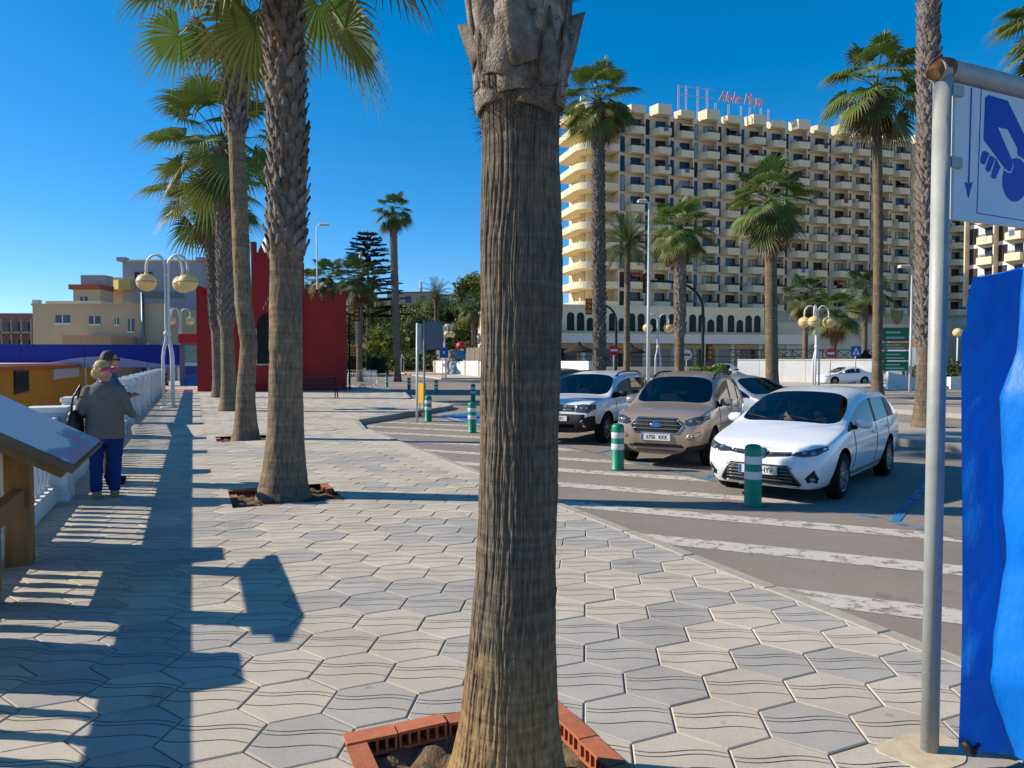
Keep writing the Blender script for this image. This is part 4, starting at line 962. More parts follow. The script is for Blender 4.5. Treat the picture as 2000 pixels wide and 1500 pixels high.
for k in range(4):
    z = h_-2.1-2.75*k
    MB().prism([(-w_-1.9,.2),(-w_-.002,-.9),(-w_+1.3,-.9),(-w_+1.3,-.005),(-w_-.002,-.005),(-w_-.002,1.19),(-w_-1.9,1.19)], z-1.0, z).obj('balcony', m_yel, t)
me = text_mesh('RES', 1.35, 0, .03, .02); me.materials.append(m_rail); o = link('lettering', me, t, (-w_+2.35,-.05,h_-1.7)); o.rotation_euler = (R(90),0,0)
a = P(277,583,80)-t.location; c = P(363,570,80)-t.location; MB().box(a.x,c.x,-.04,-.005,a.z,c.z).obj('sign_panel', M('sign_greygreen', (116,126,128), .7), t)
t, w_, h_ = building('small stepped block with red tiled roof left of the grey hotel', 146, 198, 566, 74, 2.5, m_beige)
MB().box(-w_-.3,w_+.1,-.3,2.5,h_+.001,h_+.5).obj('roof', m_tile, t); MB().box(-w_+.2,w_,1,2.5,h_+.51,h_+1.6).obj('upper_storey', m_grey, t); bwin(t, w_, h_, 74, 160,174,580,592, m_glassw)
t, w_, h_ = building('low cream roof terrace between the two larger left buildings', 92, 200, 588, 70, 2.5, m_hwall)
t, w_, h_ = building('pinkish block with open balconies at the left edge', -30, 64, 612, 95, 10, M('town_pink', (150,104,98), .85, var=.05))
for k in range(4):
    z = h_-1.2-2.3*k
    for j in range(5): MB().box(-w_+.4+1.25*j,-w_+1.45+1.25*j,-.03,-.004,z-1.2,z).obj('window', m_glass3, t)
    MB().box(-w_,w_,-.9,-.001,z-1.5,z-1.25).obj('balcony_slab', m_hw, t)
for j in range(5): MB().box(-w_+1.55+1.3*j,-w_+1.7+1.3*j,-.9,-.75,h_-9,h_-.8).obj('column', m_hw, t)
# blue banner fence
bf = thing('banner_fence', 'blue banner fence with pale wave pattern behind the yellow building', 'fence', Vector((-28,47,-2.6)), R(4))
for k in range(6):
    x = -12 + 4*k; MB().box(x,x+3.97,0,.05,3.9,5.4).obj('banner_panel', m_blue, bf)
    n = 14; pts = [(x+3.97*i/n, 4.05+.28*(1+math.sin((x+3.97*i/n)*.62+1))) for i in range(n+1)]
    xz_panel([(x,3.9)]+[(x+3.97,3.9)]+list(reversed(pts)), -.012, -.004, m_wave, 'wave_print', bf); MB().box(x-.05,x+.02,.051,.12,0,5.5).obj('post', m_lampw, bf)
# yellow beach building below the walk
yb = thing('yellow_building', 'low mustard yellow building below the balustrade on the left', 'building', W(-7,34,-2.6), TH)
MB().box(-10,0,-14,60,0,3.95).obj('wall', m_gold, yb); MB().box(-10.2,.25,-14.2,60.2,3.951,4.12).obj('roof', m_tile, yb); MB().box(-9.6,-.3,-13,59,4.121,4.2).obj('roof_deck', m_beige, yb)
wf = MB(); wf.box(.002,.03,2.6,5.4,2.95,3.85); wo_ = wf.obj('window', m_glass3, yb); b = MB()
for k in range(12): b.box(.06,.09,2.65+.24*k,2.69+.24*k,2.9,3.88)
b.box(.055,.095,2.6,5.4,2.9,2.95); b.box(.055,.095,2.6,5.4,3.84,3.9); b.obj('window_bars', m_rail, wo_)
MB().box(.003,.06,12.0,21.5,3.3,3.88).obj('name_board', M('board_paleblue', (172,188,200), .6), yb)
# ================================================================== cars
m_glassc = glass_mat('windscreen_glass', (232,240,240), .85); m_glasss = glass_mat('side_glass', (200,210,214), .7); m_glassr = glass_mat('rear_glass', (150,158,164), .6); GLS = {m_glassc: 'windscreen', m_glasss: 'side_window', m_glassr: 'rear_window'}; m_blk = M('black_plastic', (24,24,26), .55, .4); m_chrome = M('chrome', (200,202,206), .12, .6, metal=1.0)
m_tyre = M('tyre', (22,22,23), .85, .2); m_rimd = M('rim_grey', (120,122,126), .35, .5, metal=.7); m_arch = M('wheel_well', (12,12,13), .95, .05)
m_int = M('cabin_fabric', (52,53,57), .9, .1); m_lens = M('lamp_lens', (140,150,160), .1, .7, metal=.5); m_lensd = M('lamp_dark', (74,80,88), .08, .8, metal=.3); m_redl = M('tail_red', (150,14,18), .2, .6)
m_plate = M('plate_white', (215,216,214), .45, .4); m_plblue = M('plate_blue', (24,90,170), .45, .4); m_ink = M('plate_ink', (14,14,16), .5)
def car_paint(name, rgb, metal=0.0): return M(name, rgb, .32, .5, metal, coat=.8)
def car_body(sp):
    """lofted cage -> subdivided -> wheel arches cut; returns the mesh"""
    L, Wd, H = sp['L'], sp['W'], sp['H']; I = lambda key, x: float(np.interp(x, [p[0] for p in sp[key]], [p[1] for p in sp[key]]))
    xc, xrf, xrr, xtb = sp['xc'], sp['xrf'], sp['xrr'], sp['xtb']; b1, b2, c1, c2 = sp['pill']
    st = [0.0, .07, .24, .55, .85, xc-.08, xc, xrf, b1, b2, c1, c2, xrr, xtb, L-.10, L]
    rings = []
    for i, x in enumerate(st):
        belt = I('belt', x); hood = I('hood', x); pw = I('plan', x)*Wd; zb = sp['zb']
        zl, zm = zb + (belt-zb)*.30, zb + (belt-zb)*.62
        cabin = xrf-.001 <= x <= xrr+.001
        pts = [(0,zb+.02),(pw*.86,zb),(pw*.965,zl),(pw*1.0,zm),(pw*.95,belt)]
        if cabin:
            roof = I('roof', x); t = sp['tumble']
            pts += [(Wd*t+.045, roof-.135),(Wd*t-.03, roof-.025),(Wd*t*.55, roof+.025),(0, roof+.035)]
        else:
            top = max(hood, belt+.005)
            pts += [(pw*.935, belt+(top-belt)*.35),(pw*.885, belt+(top-belt)*.62),(pw*.45, belt+(top-belt)*.95),(0, top)]
        dx = [0]*9
        if i == 0: dx = sp['nose']
        elif i == 1: dx = [d*.6 for d in sp['nose']]
        elif i == len(st)-1: dx = [-.12,-.10,0,0,-.03,-.05,-.06,-.06,-.06]
        rings.append([Vector((x+dx[j], pts[j][0], pts[j][1])) for j in range(9)])
    vs = []; n = 16
    for rg in rings: vs += rg[:] + [Vector((p.x,-p.y,p.z)) for p in rg[7:0:-1]]
    fs = []; ms = []
    iwc = st.index(xc); irr = st.index(xrr)
    def mat_of(i, j):                       # j: row 0..7
        x0 = st[i]
        if i == iwc and j in (6,7): return 1
        if i == irr and j in (6,7): return 3
        if j == 4 and iwc <= i < irr:
            if i in (st.index(b1), st.index(c1)): return 4
            if sp.get('van') and i >= st.index(c2): return 2
            return 2
        if j in (0,): return 4
        if sp.get('clad') and (j == 1 or (j == 2 and sp['clad'] > 1 and i <= 1)): return 4
        return 0
    for i in range(len(st)-1):
        for j in range(n):
            row = j if j < 8 else 15-j
            fs.append((i*n+j, (i+1)*n+j, (i+1)*n+(j+1)%n, i*n+(j+1)%n)); ms.append(mat_of(i, row))
    for o, rev in ((0, False), ((len(st)-1)*n, True)):
        cap = [(o, o+1, o+15)] + [(o+j, o+j+1, o+15-j, o+16-j) for j in range(1,7)] + [(o+7, o+8, o+9)]
        for q, f in enumerate(cap): fs.append(tuple(reversed(f)) if rev else f); ms.append(4 if q < 1 or (sp.get('clad',0) > 1 and q < 2 and not rev) else 0)
    me = bpy.data.meshes.new('cage'); me.from_pydata(vs, [], fs); me.polygons.foreach_set('material_index', ms); 
    for mt in sp['mats']: me.materials.append(mt)
    bm = bmesh.new(); bm.from_mesh(me); bmesh.ops.recalc_face_normals(bm, faces=bm.faces)
    cl = bm.edges.layers.float.get('crease_edge') or bm.edges.layers.float.new('crease_edge')
    for e in bm.edges:
        if len(e.link_faces) == 2 and e.link_faces[0].material_index != e.link_faces[1].material_index: e[cl] = .75
        elif len(e.link_faces) == 2 and abs(e.verts[0].co.z-e.verts[1].co.z) < .3 and {v.index % 16 for v in e.verts} <= {4,12}: e[cl] = .6
    bm.to_mesh(me); bm.free(); me.polygons.foreach_set('use_smooth', [True]*len(me.polygons))
    o = link('tmp', me); sd_ = o.modifiers.new('s','SUBSURF'); sd_.levels = 2; sd_.render_levels = 2
    cut = []
    for ax in sp['axles']:
        for sy in (-1, 1):
            cb = MB(); rr = sp['wr']+.055; nn_ = 28; y0, y1 = sy*(Wd-.30), sy*(Wd+.3)
            vs = [(ax+rr*math.cos(2*PI*k/nn_), y, sp['wr']+.015+rr*math.sin(2*PI*k/nn_)) for y in (min(y0,y1),max(y0,y1)) for k in range(nn_)]
            cb.add(vs, [tuple(range(nn_)), tuple(reversed(range(nn_,2*nn_)))] + [((k+1)%nn_,k,k+nn_,(k+1)%nn_+nn_) for k in range(nn_)], 0)
            c = cb.obj('cut', [m_arch]); cut.append(c)
            bo = o.modifiers.new('b','BOOLEAN'); bo.operation = 'DIFFERENCE'; bo.object = c; bo.solver = 'EXACT'
            try: bo.material_mode = 'TRANSFER'
            except Exception: pass
    res = evaluated(o)
    for c in cut + [o]: bpy.data.objects.remove(c)
    return res
def split_mesh(me, t, names):
    """cut the shell into body and single panes, each an object under the car"""
    mats = list(me.materials); groups = {}; polys = me.polygons
    mi = [p.material_index for p in polys]; e2p = {}
    for p in polys:
        if mats[mi[p.index]] in GLS:
            for ek in p.edge_keys: e2p.setdefault(ek, []).append(p.index)
    seen = set(); comps = []
    for p in polys:
        if mats[mi[p.index]] not in GLS or p.index in seen: continue
        stack = [p.index]; seen.add(p.index); comp = []
        while stack:
            q = stack.pop(); comp.append(q)
            for ek in polys[q].edge_keys:
                for w_ in e2p.get(ek, ()):
                    if w_ not in seen and mi[w_] == mi[q]: seen.add(w_); stack.append(w_)
        comps.append((mi[p.index], comp))
    def sub(name, idx, mat_list, remap):
        vm = {}; vs = []; fs = []; ms = []
        for i in idx:
            f = []
            for v in polys[i].vertices:
                if v not in vm: vm[v] = len(vs); vs.append(tuple(me.vertices[v].co))
                f.append(vm[v])
            fs.append(f); ms.append(remap.get(mi[i],0))
        nm = bpy.data.meshes.new(name); nm.from_pydata(vs, [], fs); nm.polygons.foreach_set('material_index', ms); nm.polygons.foreach_set('use_smooth', [True]*len(fs))
        for x in mat_list: nm.materials.append(x)
        try: nm.set_sharp_from_angle(angle=R(50))
        except Exception: pass
        nm.update(); return link(name, nm, t)
    body = [p.index for p in polys if mats[mi[p.index]] not in GLS]
    bo = sub('body', body, mats, {i: i for i in range(len(mats))})
    for m_, c in comps: sub(GLS[mats[m_]], c, [mats[m_]], {})
    return bo
def densify(poly, step=.05, closed=True):
    out = []; n = len(poly)
    for i in range(n if closed else n-1):
        a, c = Vector(poly[i]), Vector(poly[(i+1)%n]); k = max(1, int((c-a).length/step))
        out += [a.lerp(c, j/k) for j in range(k)]
    if not closed: out.append(Vector(poly[-1]))
    return out
class Skin:
    def __init__(s, me): s.t = BVHTree.FromPolygons([v.co for v in me.vertices], [p.vertices[:] for p in me.polygons])
    def hit(s, p, axis, sgn):
        if axis == 'x': o = Vector((-3 if sgn > 0 else 9, p[0], p[1])); d = Vector((sgn,0,0))
        elif axis == 'y': o = Vector((p[0], -4*sgn, p[1])); d = Vector((0,sgn,0))
        else: o = Vector((p[0], p[1], 5)); d = Vector((0,0,-1))
        h = s.t.ray_cast(o, d)
        return (h[0], h[1]) if h[0] is not None else (None, None)
    def patch(s, poly, axis, sgn, name, mat, parent, off=.006, rings=4):
        pts = densify(poly); c = sum(pts, Vector((0,0)))/len(pts); rows = [[c.lerp(p, (k+1)/rings) for p in pts] for k in range(rings)]
        vs = []; ok = True; last = None
        for p in [c] + [q for rw in rows for q in rw]:
            h, n = s.hit(p, axis, sgn)
            if h is None: h, n = (last if last else (Vector((0,p[0],p[1])) if axis == 'x' else Vector((p[0],0,p[1])), Vector((-1,0,0)))); 
            if n.dot(Vector((-sgn,0,0)) if axis == 'x' else Vector((0,-sgn,0)) if axis == 'y' else Vector((0,0,1))) < 0: n = -n
            vs.append(h + n*off); last = (h, n)
        m_ = len(pts); fs = [(0, 1+j, 1+(j+1)%m_) for j in range(m_)]
        for k in range(rings-1): fs += [(1+k*m_+j, 1+(k+1)*m_+j, 1+(k+1)*m_+(j+1)%m_, 1+k*m_+(j+1)%m_) for j in range(m_)]
        b = MB(); b.add(vs, fs, 0, True)
        o = len(vs)-m_; rim = [v - (Vector((-sgn,0,0)) if axis == 'x' else Vector((0,-sgn,0)) if axis == 'y' else Vector((0,0,1)))*(off+.012) for v in vs[-m_:]]
        k0 = len(b.v); b.v += [tuple(v) for v in rim]
        for j in range(m_): b.f.append((o+j, k0+j, k0+(j+1)%m_, o+(j+1)%m_)); b.m.append(0); b.sm.append(False)
        return b.obj(name, mat, parent)
    def line(s, pts, axis, sgn, r, name, mat, parent, off=.0, step=.06):
        out = []
        for p in densify([Vector(q) for q in pts], step, False):
            h, n = s.hit(p, axis, sgn)
            if h is not None: out.append(h - (Vector((sgn,0,0)) if axis == 'x' else Vector((0,sgn,0)))*off)
        if len(out) > 1: return MB().tube(out, r, 5).obj(name, mat, parent)
def wheel_meshes(rad, wd, spokes, rim_mat):
    ty = MB(); pr = [(rad*.66,-wd/2),(rad*.80,-wd/2-.006),(rad*.93,-wd/2+.004),(rad*.99,-wd/2+.03),(rad,0),(rad*.99,wd/2-.03),(rad*.93,wd/2-.004),(rad*.80,wd/2+.006),(rad*.66,wd/2)]
    ty.lathe(pr, 32, caps=False)
    rm = MB(); rm.lathe([(rad*.67,-wd/2+.004),(rad*.63,-wd/2+.0),(rad*.61,-wd/2+.02),(rad*.61,wd/2)], 32, caps=False); rm.lathe([(.001,-wd/2+.012),(.055,-wd/2+.012),(.075,-wd/2+.025),(.08,-wd/2+.06)], 16, caps=False)
    for k in range(spokes):
        a = 2*PI*k/spokes; mt = Matrix.Rotation(a, 4, 'Z')
        rm.prism([(.05,-.035),(rad*.63,-.022),(rad*.63,.022),(.05,.035)], -wd/2+.014, -wd/2+.045, 0, mt)
    rm.lathe([(.001,-wd/2+.07),(rad*.6,-wd/2+.07)], 24, 1, caps=False)
    return ty.mesh('tyre', m_tyre), rm.mesh('rim', [rim_mat, m_arch])
def plate(t, skin, y, z, txt, x=None, off=.02):
    h, n = skin.hit((y, z), 'x', 1); x = h.x-off
    p = MB().box(x-.008, x+.03, y-.26, y+.26, z-.055, z+.055).obj('number_plate', m_plate, t)
    MB().box(x-.0095, x-.0082, y+.215, y+.257, z-.052, z+.052).obj('plate_band', m_plblue, p)
    for s, dy in txt:
        me = text_mesh(s, .098, 0, .0004, .0012); me.materials.append(m_ink); o = link('lettering', me, p, (x-.0098, y+dy, z-.002)); o.rotation_euler = (R(90), 0, R(-90)); o.scale = (.82,1,1)
def make_car(sp, name, label, loc, rz, scale=.94, detail=True, driver=False):
    t = thing(name, label, 'car', loc, rz); t.scale = (scale,)*3
    me = car_body(sp); sk = Skin(me); split_mesh(me, t, {1: 'windscreen', 2: 'side_window', 3: 'rear_window'})
    Wd = sp['W']; I = lambda key, x: float(np.interp(x, [p[0] for p in sp[key]], [p[1] for p in sp[key]]))
    ty, rm = wheel_meshes(sp['wr'], .205, sp.get('spokes',5), sp.get('rim', m_rimd))
    for ax in sp['axles']:
        for sy in (-1,1):
            wl = bpy.data.objects.new('wheel', None); COL.objects.link(wl); wl.parent = t; wl.location = (ax, sy*(Wd-.125), sp['wr']); wl.rotation_euler = (R(-90) if sy > 0 else R(90), 0, 0)
            wl.rotation_euler = (R(90) if sy > 0 else R(-90), .3, 0)
            link('tyre', ty, wl); link('rim', rm, wl)
    # cabin
    z = I('belt', 2.0); b = MB(); b.box(sp['xc']+.05, sp['xtb']-.25, -Wd+.14, Wd-.14, .30, .34)
    for sy in (-1,1): b.box(sp['xc']+.3, sp['xtb']-.35, sy*(Wd-.16)-.01, sy*(Wd-.16)+.01, .34, z-.06)
    b.box(sp['xc']-.02, sp['xc']+.42, -Wd+.18, Wd-.18, .5, z-.03); b.obj('cabin_lining', m_int, t)
    sb = MB(); sb.bbox(0,.5,-.25,.25,.35,.58,.05); sb.prism([(.42,-.24),(.56,-.24),(.56,.24),(.42,.24)], 0, .62, 0, Matrix.Translation((0,0,.56)) @ Matrix.Rotation(R(14),4,'Y')); sb.bbox(.60,.70,-.12,.12,1.16,1.36,.03); sm = sb.mesh('seat', m_int)
    for sy in (-.36,.36): link('seat', sm, t, (sp['xrf']+.12, sy, sp['H']-1.50))
    if detail: link('seat', sm, t, (sp['xrf']+1.1, -.36, sp['H']-1.50)); link('seat', sm, t, (sp['xrf']+1.1, .36, sp['H']-1.50))
    ring = [(math.cos(a)*.18, math.sin(a)*.18) for a in np.linspace(0,2*PI,20)]
    mt = Matrix.Translation((sp['xc']+.55,-.36,z-.02)) @ Matrix.Rotation(R(65),4,'Y'); MB().tube([mt @ Vector((x,y,0)) for x,y in ring], .014, 6, caps=False).obj('steering_wheel', m_int, t)
    MB().bbox(sp['xrf']-.1,sp['xrf']-.06,-.12,.12,sp['H']-.22,sp['H']-.15,.01).obj('rear_view_mirror', m_blk, t)
    # mirrors
    for sy in (-1,1):
        zz = I('belt', sp['xc']+.3)+.09; y = sy*(Wd+.06)
        mb = MB(); mb.lathe([(.01,-.12),(.06,-.115),(.085,-.07),(.09,0),(.08,.07),(.05,.11),(.01,.12)], 14); 
        vs = [(sp['xc']+.42+.75*v[0]+.0*v[1], y+v[2]*.95, zz+v[1]*.85) for v in mb.v]; mb.v = vs; mo = mb.obj('door_mirror', sp.get('mirror', sp['mats'][0]), t)
        MB().box(sp['xc']+.38, sp['xc']+.44, y-sy*.14-.06, y-sy*.14+.06, zz-.09, zz-.03).obj('mirror_foot', m_blk, mo)
    if not detail: 
        for sy in (-1,1):
            o = sk.patch([(sy*a, c) for a, c in sp['lamp']], 'x', 1, 'headlight', m_lens, t); sk.patch([(sy*a, c) for a, c in sp['tail']], 'x', -1, 'tail_light', m_redl, t)
        return t, sk
    # fascia
    for sy in (-1,1):
        hl = sk.patch([(sy*a, c) for a, c in sp['lamp']], 'x', 1, 'headlight', m_lensd, t, .008); cx = sum(a for a,_ in sp['lamp'])/len(sp['lamp']); cz = sum(c for _,c in sp['lamp'])/len(sp['lamp'])
        for da, rr in ((-.055,.034),(.055,.03)):
            sk.patch([(sy*(cx+da)+rr*math.cos(a), cz+.004*da+rr*math.sin(a)*.8) for a in np.linspace(0,2*PI,14,endpoint=False)], 'x', 1, 'lamp_bulb', m_lens, hl, .010, 2)
        if sp.get('fog'):
            fg = sk.patch([(sy*a, c) for a, c in sp['fog']], 'x', 1, 'fog_light', sp.get('fogmat', m_blk), t, .006, 3); cx = sum(a for a,_ in sp['fog'])/len(sp['fog']); cz = sum(c for _,c in sp['fog'])/len(sp['fog'])
            sk.patch([(sy*cx+.030*math.cos(a), cz-.012+.030*math.sin(a)) for a in np.linspace(0,2*PI,14,endpoint=False)], 'x', 1, 'fog_lens', m_lens, fg, .012, 2)
        sk.patch([(sy*a, c) for a, c in sp['tail']], 'x', -1, 'tail_light', m_redl, t)
        # doors: seams and handles
        for x in sp['seams']: sk.line([(x, I('belt', x)-.01), (x+.02, .62), (x-.02, .34)], 'y', -sy, .005, 'door_seam', m_blk, t, .002)
        for x in sp['handles']:
            h, n = sk.hit((x, I('belt', x)-.13), 'y', -sy)
            if h is not None: MB().bbox(x-.09, x+.09, min(h.y,h.y+sy*.035), max(h.y,h.y+sy*.035), h.z-.016, h.z+.016, .006).obj('door_handle', sp.get('handle', sp['mats'][0]), t)
        sk.line([(sp['axles'][0]+.42,.30),(sp['axles'][1]-.42,.30)], 'y', -sy, .02, 'sill_strip', m_blk, t, 0)
        if sp.get('rails'):
            yr = sy*sp['W']*sp['tumble']*.88; xs_ = np.linspace(sp['xrf']+.12, sp['xrr']-.05, 9); zz_ = [sk.hit((float(x_), yr), 'z', 1)[0].z for x_ in xs_]
            MB().tube([(x_, yr, z_+(-.005 if k_ in (0,8) else .045)) for k_, (x_, z_) in enumerate(zip(xs_, zz_))], .018, 8).obj('roof_rail', m_blk, t)
    for nm, poly, mt, off in sp['face']: sk.patch(poly, 'x', 1, nm, mt, t, off, 5)
    for pts, rr, mt, nm in sp['bars']: sk.line(pts, 'x', 1, rr, nm, mt, t, .006)
    for sy in (-.5,.12): MB().tube([(sp['xc']+.03, sy, I('hood', sp['xc'])+.012),(sp['xc']+.16, sy+.5, I('hood', sp['xc'])+.075)], .009, 5).obj('wiper', m_blk, t)
    plate(t, sk, 0, sp['plate'][0], sp['plate'][1])
    return t, sk
WHITE = car_paint('car_white', (226,228,230)); BRONZE = car_paint('car_bronze', (166,148,128), .35); SILVER = car_paint('car_silver', (168,172,178), .5); DARKP = car_paint('car_dark', (26,28,34)); WHITE2 = car_paint('car_white_grey', (214,218,220))
def mats_(p): return [p, m_glassc, m_glasss, m_glassr, m_blk, m_arch]
ell = lambda cy, cz, a, b_, n=22: [(cy+a*math.cos(t_), cz+b_*math.sin(t_)) for t_ in np.linspace(0,2*PI,n,endpoint=False)]
NOSE = [.20,.13,.03,.0,.10,.15,.19,.21,.22]
estate = dict(L=4.56, W=.88, H=1.475, zb=.20, xc=1.10, xrf=1.98, xrr=3.85, xtb=4.42, pill=(2.56,2.66,3.40,3.50), tumble=.775, wr=.318, axles=(.90,3.50), mats=mats_(WHITE), nose=NOSE, spokes=10,
    hood=[(0,.70),(.24,.79),(.6,.885),(1.10,1.005),(4.42,1.06),(4.56,1.0)], belt=[(0,.62),(.07,.66),(.24,.72),(.55,.80),(.85,.855),(1.1,.90),(2,.93),(3.5,.985),(4.42,1.0),(4.56,.93)],
    roof=[(1.98,1.395),(2.5,1.455),(3.2,1.46),(3.85,1.405)], plan=[(0,.60),(.07,.80),(.24,.93),(.55,.985),(.9,1.0),(3.6,1.0),(4.3,.95),(4.46,.90),(4.56,.78)],
    lamp=[(.40,.635),(.44,.675),(.62,.715),(.79,.765),(.80,.72),(.72,.655),(.56,.625)], fog=[(.60,.36),(.70,.47),(.735,.36),(.71,.29),(.62,.30)], tail=[(.5,.85),(.74,.9),(.76,.78),(.5,.74)], seams=(1.42,2.62,3.36), handles=(2.45,3.30),
    face=[('upper_grille', [(-.40,.628),(-.40,.672),(-.12,.655),(.12,.655),(.40,.672),(.40,.628),(.12,.60),(-.12,.60)], m_blk, .005), ('lower_grille', [(-.38,.505),(.38,.505),(.54,.27),(.50,.225),(-.50,.225),(-.54,.27)], m_blk, .006),
          ('emblem', ell(0,.635,.085,.062), m_chrome, .02), ('emblem_field', ell(0,.635,.07,.048), m_lensd, .0215)],
    bars=[([(-.40,.66),(-.10,.64)],.008,m_chrome,'grille_bar'),([(.10,.64),(.40,.66)],.008,m_chrome,'grille_bar')] + [([(-.44,z),(.44,z)],.009,m_rimd,'grille_slat') for z in (.30,.345,.39,.435,.48)] + [([(-.50,.235),(.50,.235)],.016,m_chrome,'lip_trim'),([(-.38,.505),(-.54,.27),(-.50,.225)],.012,m_rimd,'grille_frame'),([(.38,.505),(.54,.27),(.50,.225)],.012,m_rimd,'grille_frame')]
         + [([(.05*math.cos(a)*.55, .635+.043*math.sin(a)) for a in np.linspace(0,2*PI,16)],.005,m_chrome,'emblem_ring'), ([(.06*math.cos(a), .655+.016*math.sin(a)) for a in np.linspace(0,2*PI,16)],.005,m_chrome,'emblem_ring')],
    plate=(.43, [('HYV', -.13)]))
cross = dict(L=4.10, W=.86, H=1.66, zb=.24, xc=1.02, xrf=1.66, xrr=3.45, xtb=3.98, pill=(2.32,2.42,3.02,3.14), tumble=.775, wr=.335, axles=(.84,3.36), mats=mats_(BRONZE), nose=[.16,.10,.02,.0,.05,.08,.11,.12,.12], clad=1, spokes=5, rails=True, mirror=BRONZE,
    hood=[(0,.90),(.24,.985),(.6,1.045),(1.02,1.115),(3.98,1.16),(4.1,1.1)], belt=[(0,.82),(.07,.87),(.24,.93),(.55,.975),(.85,1.0),(1.02,1.02),(2,1.05),(3.4,1.12),(3.98,1.12),(4.1,1.05)],
    roof=[(1.66,1.56),(2.2,1.645),(3.0,1.65),(3.45,1.59)], plan=[(0,.66),(.07,.84),(.24,.95),(.55,.99),(.9,1.0),(3.5,1.0),(3.9,.96),(4.02,.92),(4.1,.82)],
    lamp=[(.46,.80),(.50,.86),(.66,.915),(.81,.93),(.815,.87),(.74,.79),(.56,.765)], fog=[(.50,.54),(.56,.62),(.74,.67),(.76,.60),(.66,.53)], fogmat=BRONZE, tail=[(.5,1.0),(.78,1.02),(.8,.85),(.5,.85)], seams=(1.30,2.37,3.05), handles=(2.22,2.95),
    face=[('grille', [(-.34,.885),(.34,.885),(.47,.76),(.38,.635),(-.38,.635),(-.47,.76)], m_blk, .005), ('lower_intake', [(-.44,.44),(.44,.44),(.50,.385),(-.50,.385)], m_blk, .006), ('emblem', ell(0,.765,.105,.042), m_chrome, .024), ('emblem_field', ell(0,.765,.095,.034), m_plblue, .0255), ('skid_plate', [(-.42,.35),(.42,.35),(.36,.30),(-.36,.30)], m_rimd, .006)],
    bars=[([(-.34,.885),(.34,.885),(.47,.76),(.38,.635),(-.38,.635),(-.47,.76),(-.34,.885)],.016,m_chrome,'grille_frame')] + [([(-.43,z),(.43,z)],.016,m_rimd,'grille_bar') for z in (.70,.765,.83)] + [([(-.05,.765),(-.02,.778),(.0,.758),(.03,.776),(.055,.762)],.004,m_plate,'emblem_script')],
    plate=(.555, [('6750', .085), ('KKK', -.135)]))
suv = dict(L=4.31, W=.905, H=1.62, zb=.26, xc=1.12, xrf=1.80, xrr=3.75, xtb=4.2, pill=(2.42,2.52,3.22,3.36), tumble=.80, wr=.34, axles=(.86,3.53), mats=mats_(WHITE2), nose=[.14,.08,.0,.0,.06,.08,.10,.11,.11], clad=2, spokes=8, rails=True, mirror=m_blk, handle=m_blk,
    hood=[(0,.93),(.24,1.0),(.6,1.05),(1.12,1.10),(4.2,1.14),(4.31,1.08)], belt=[(0,.86),(.07,.91),(.24,.96),(.55,.985),(.85,1.0),(1.12,1.02),(2,1.04),(3.5,1.09),(4.2,1.10),(4.31,1.03)],
    roof=[(1.80,1.54),(2.3,1.60),(3.2,1.61),(3.75,1.57)], plan=[(0,.72),(.07,.86),(.24,.95),(.55,.985),(.9,1.0),(3.6,1.0),(4.1,.96),(4.22,.92),(4.31,.84)],
    lamp=[(.44,.745),(.44,.90),(.60,.92),(.82,.915),(.83,.82),(.74,.735)], fog=ell(.66,.45,.07,.065,12), tail=[(.6,1.0),(.8,1.0),(.8,.75),(.6,.75)], seams=(1.38,2.47,3.25), handles=(2.3,3.1),
    face=[('grille', [(-.42,.895),(.42,.895),(.42,.755),(-.42,.755)], m_blk, .006), ('lower_bumper', [(-.66,.70),(.66,.70),(.70,.45),(.60,.36),(-.60,.36),(-.70,.45)], m_blk, .006), ('emblem', [(-.09,.85),(.09,.85),(.075,.80),(.02,.765),(-.02,.765),(-.075,.80)], m_chrome, .022), ('lower_intake', [(-.42,.48),(.42,.48),(.42,.40),(-.42,.40)], m_arch, .009)],
    bars=[([(s*.13,.875),(s*.22,.86),(s*.26,.88),(s*.40,.87)],.012,m_chrome,'grille_bar') for s in (-1,1)] + [([(s*.13,.80),(s*.22,.785),(s*.26,.805),(s*.40,.795)],.012,m_chrome,'grille_bar') for s in (-1,1)],
    plate=(.60, [('60', .05), ('JKC', -.135)]))
def front_at(px, Yb, rz): x = (px-1000)*Yb/F; return Vector((x, Yb, RZ))
CR = R(50)
car1, sk1 = make_car(estate, 'parked_car', 'white estate car with dark windscreen, nearest of the parked cars', Vector((3.10,9.02,RZ)), CR)
car2, sk2 = make_car(cross, 'parked_car', 'beige compact crossover parked between the white cars', Vector((2.36,11.75,RZ)), R(62))
car3, sk3 = make_car(suv, 'parked_car', 'white sport utility car with black bumper beside the foreground trunk', Vector((.94,15.1,RZ)), R(60))
def variant(sp, paint, **kw):
    d = dict(sp); d['mats'] = mats_(paint); d.update(kw); return d
make_car(variant(estate, SILVER, xrr=3.3, xtb=4.1, pill=(2.4,2.5,3.0,3.1)), 'parked_car', 'silver hatchback seen between the crossover and the white estate', Vector((7.0,17.0,RZ)), R(112), .94, False)
make_car(variant(suv, DARKP), 'parked_car', 'dark car mostly hidden behind the white sport utility car', Vector((-.1,20.4,RZ)), R(58), .94, False)
sedan = variant(estate, WHITE, L=4.35, xrr=2.95, xtb=3.62, pill=(2.35,2.45,2.80,2.88), roof=[(1.98,1.36),(2.4,1.42),(2.95,1.38)], hood=[(0,.70),(.24,.78),(.6,.86),(1.10,.96),(3.62,1.0),(4.35,.92)], plan=[(0,.62),(.07,.82),(.24,.93),(.55,.985),(.9,1.0),(3.5,1.0),(4.1,.95),(4.25,.9),(4.35,.8)], axles=(.85,3.35), H=1.43)
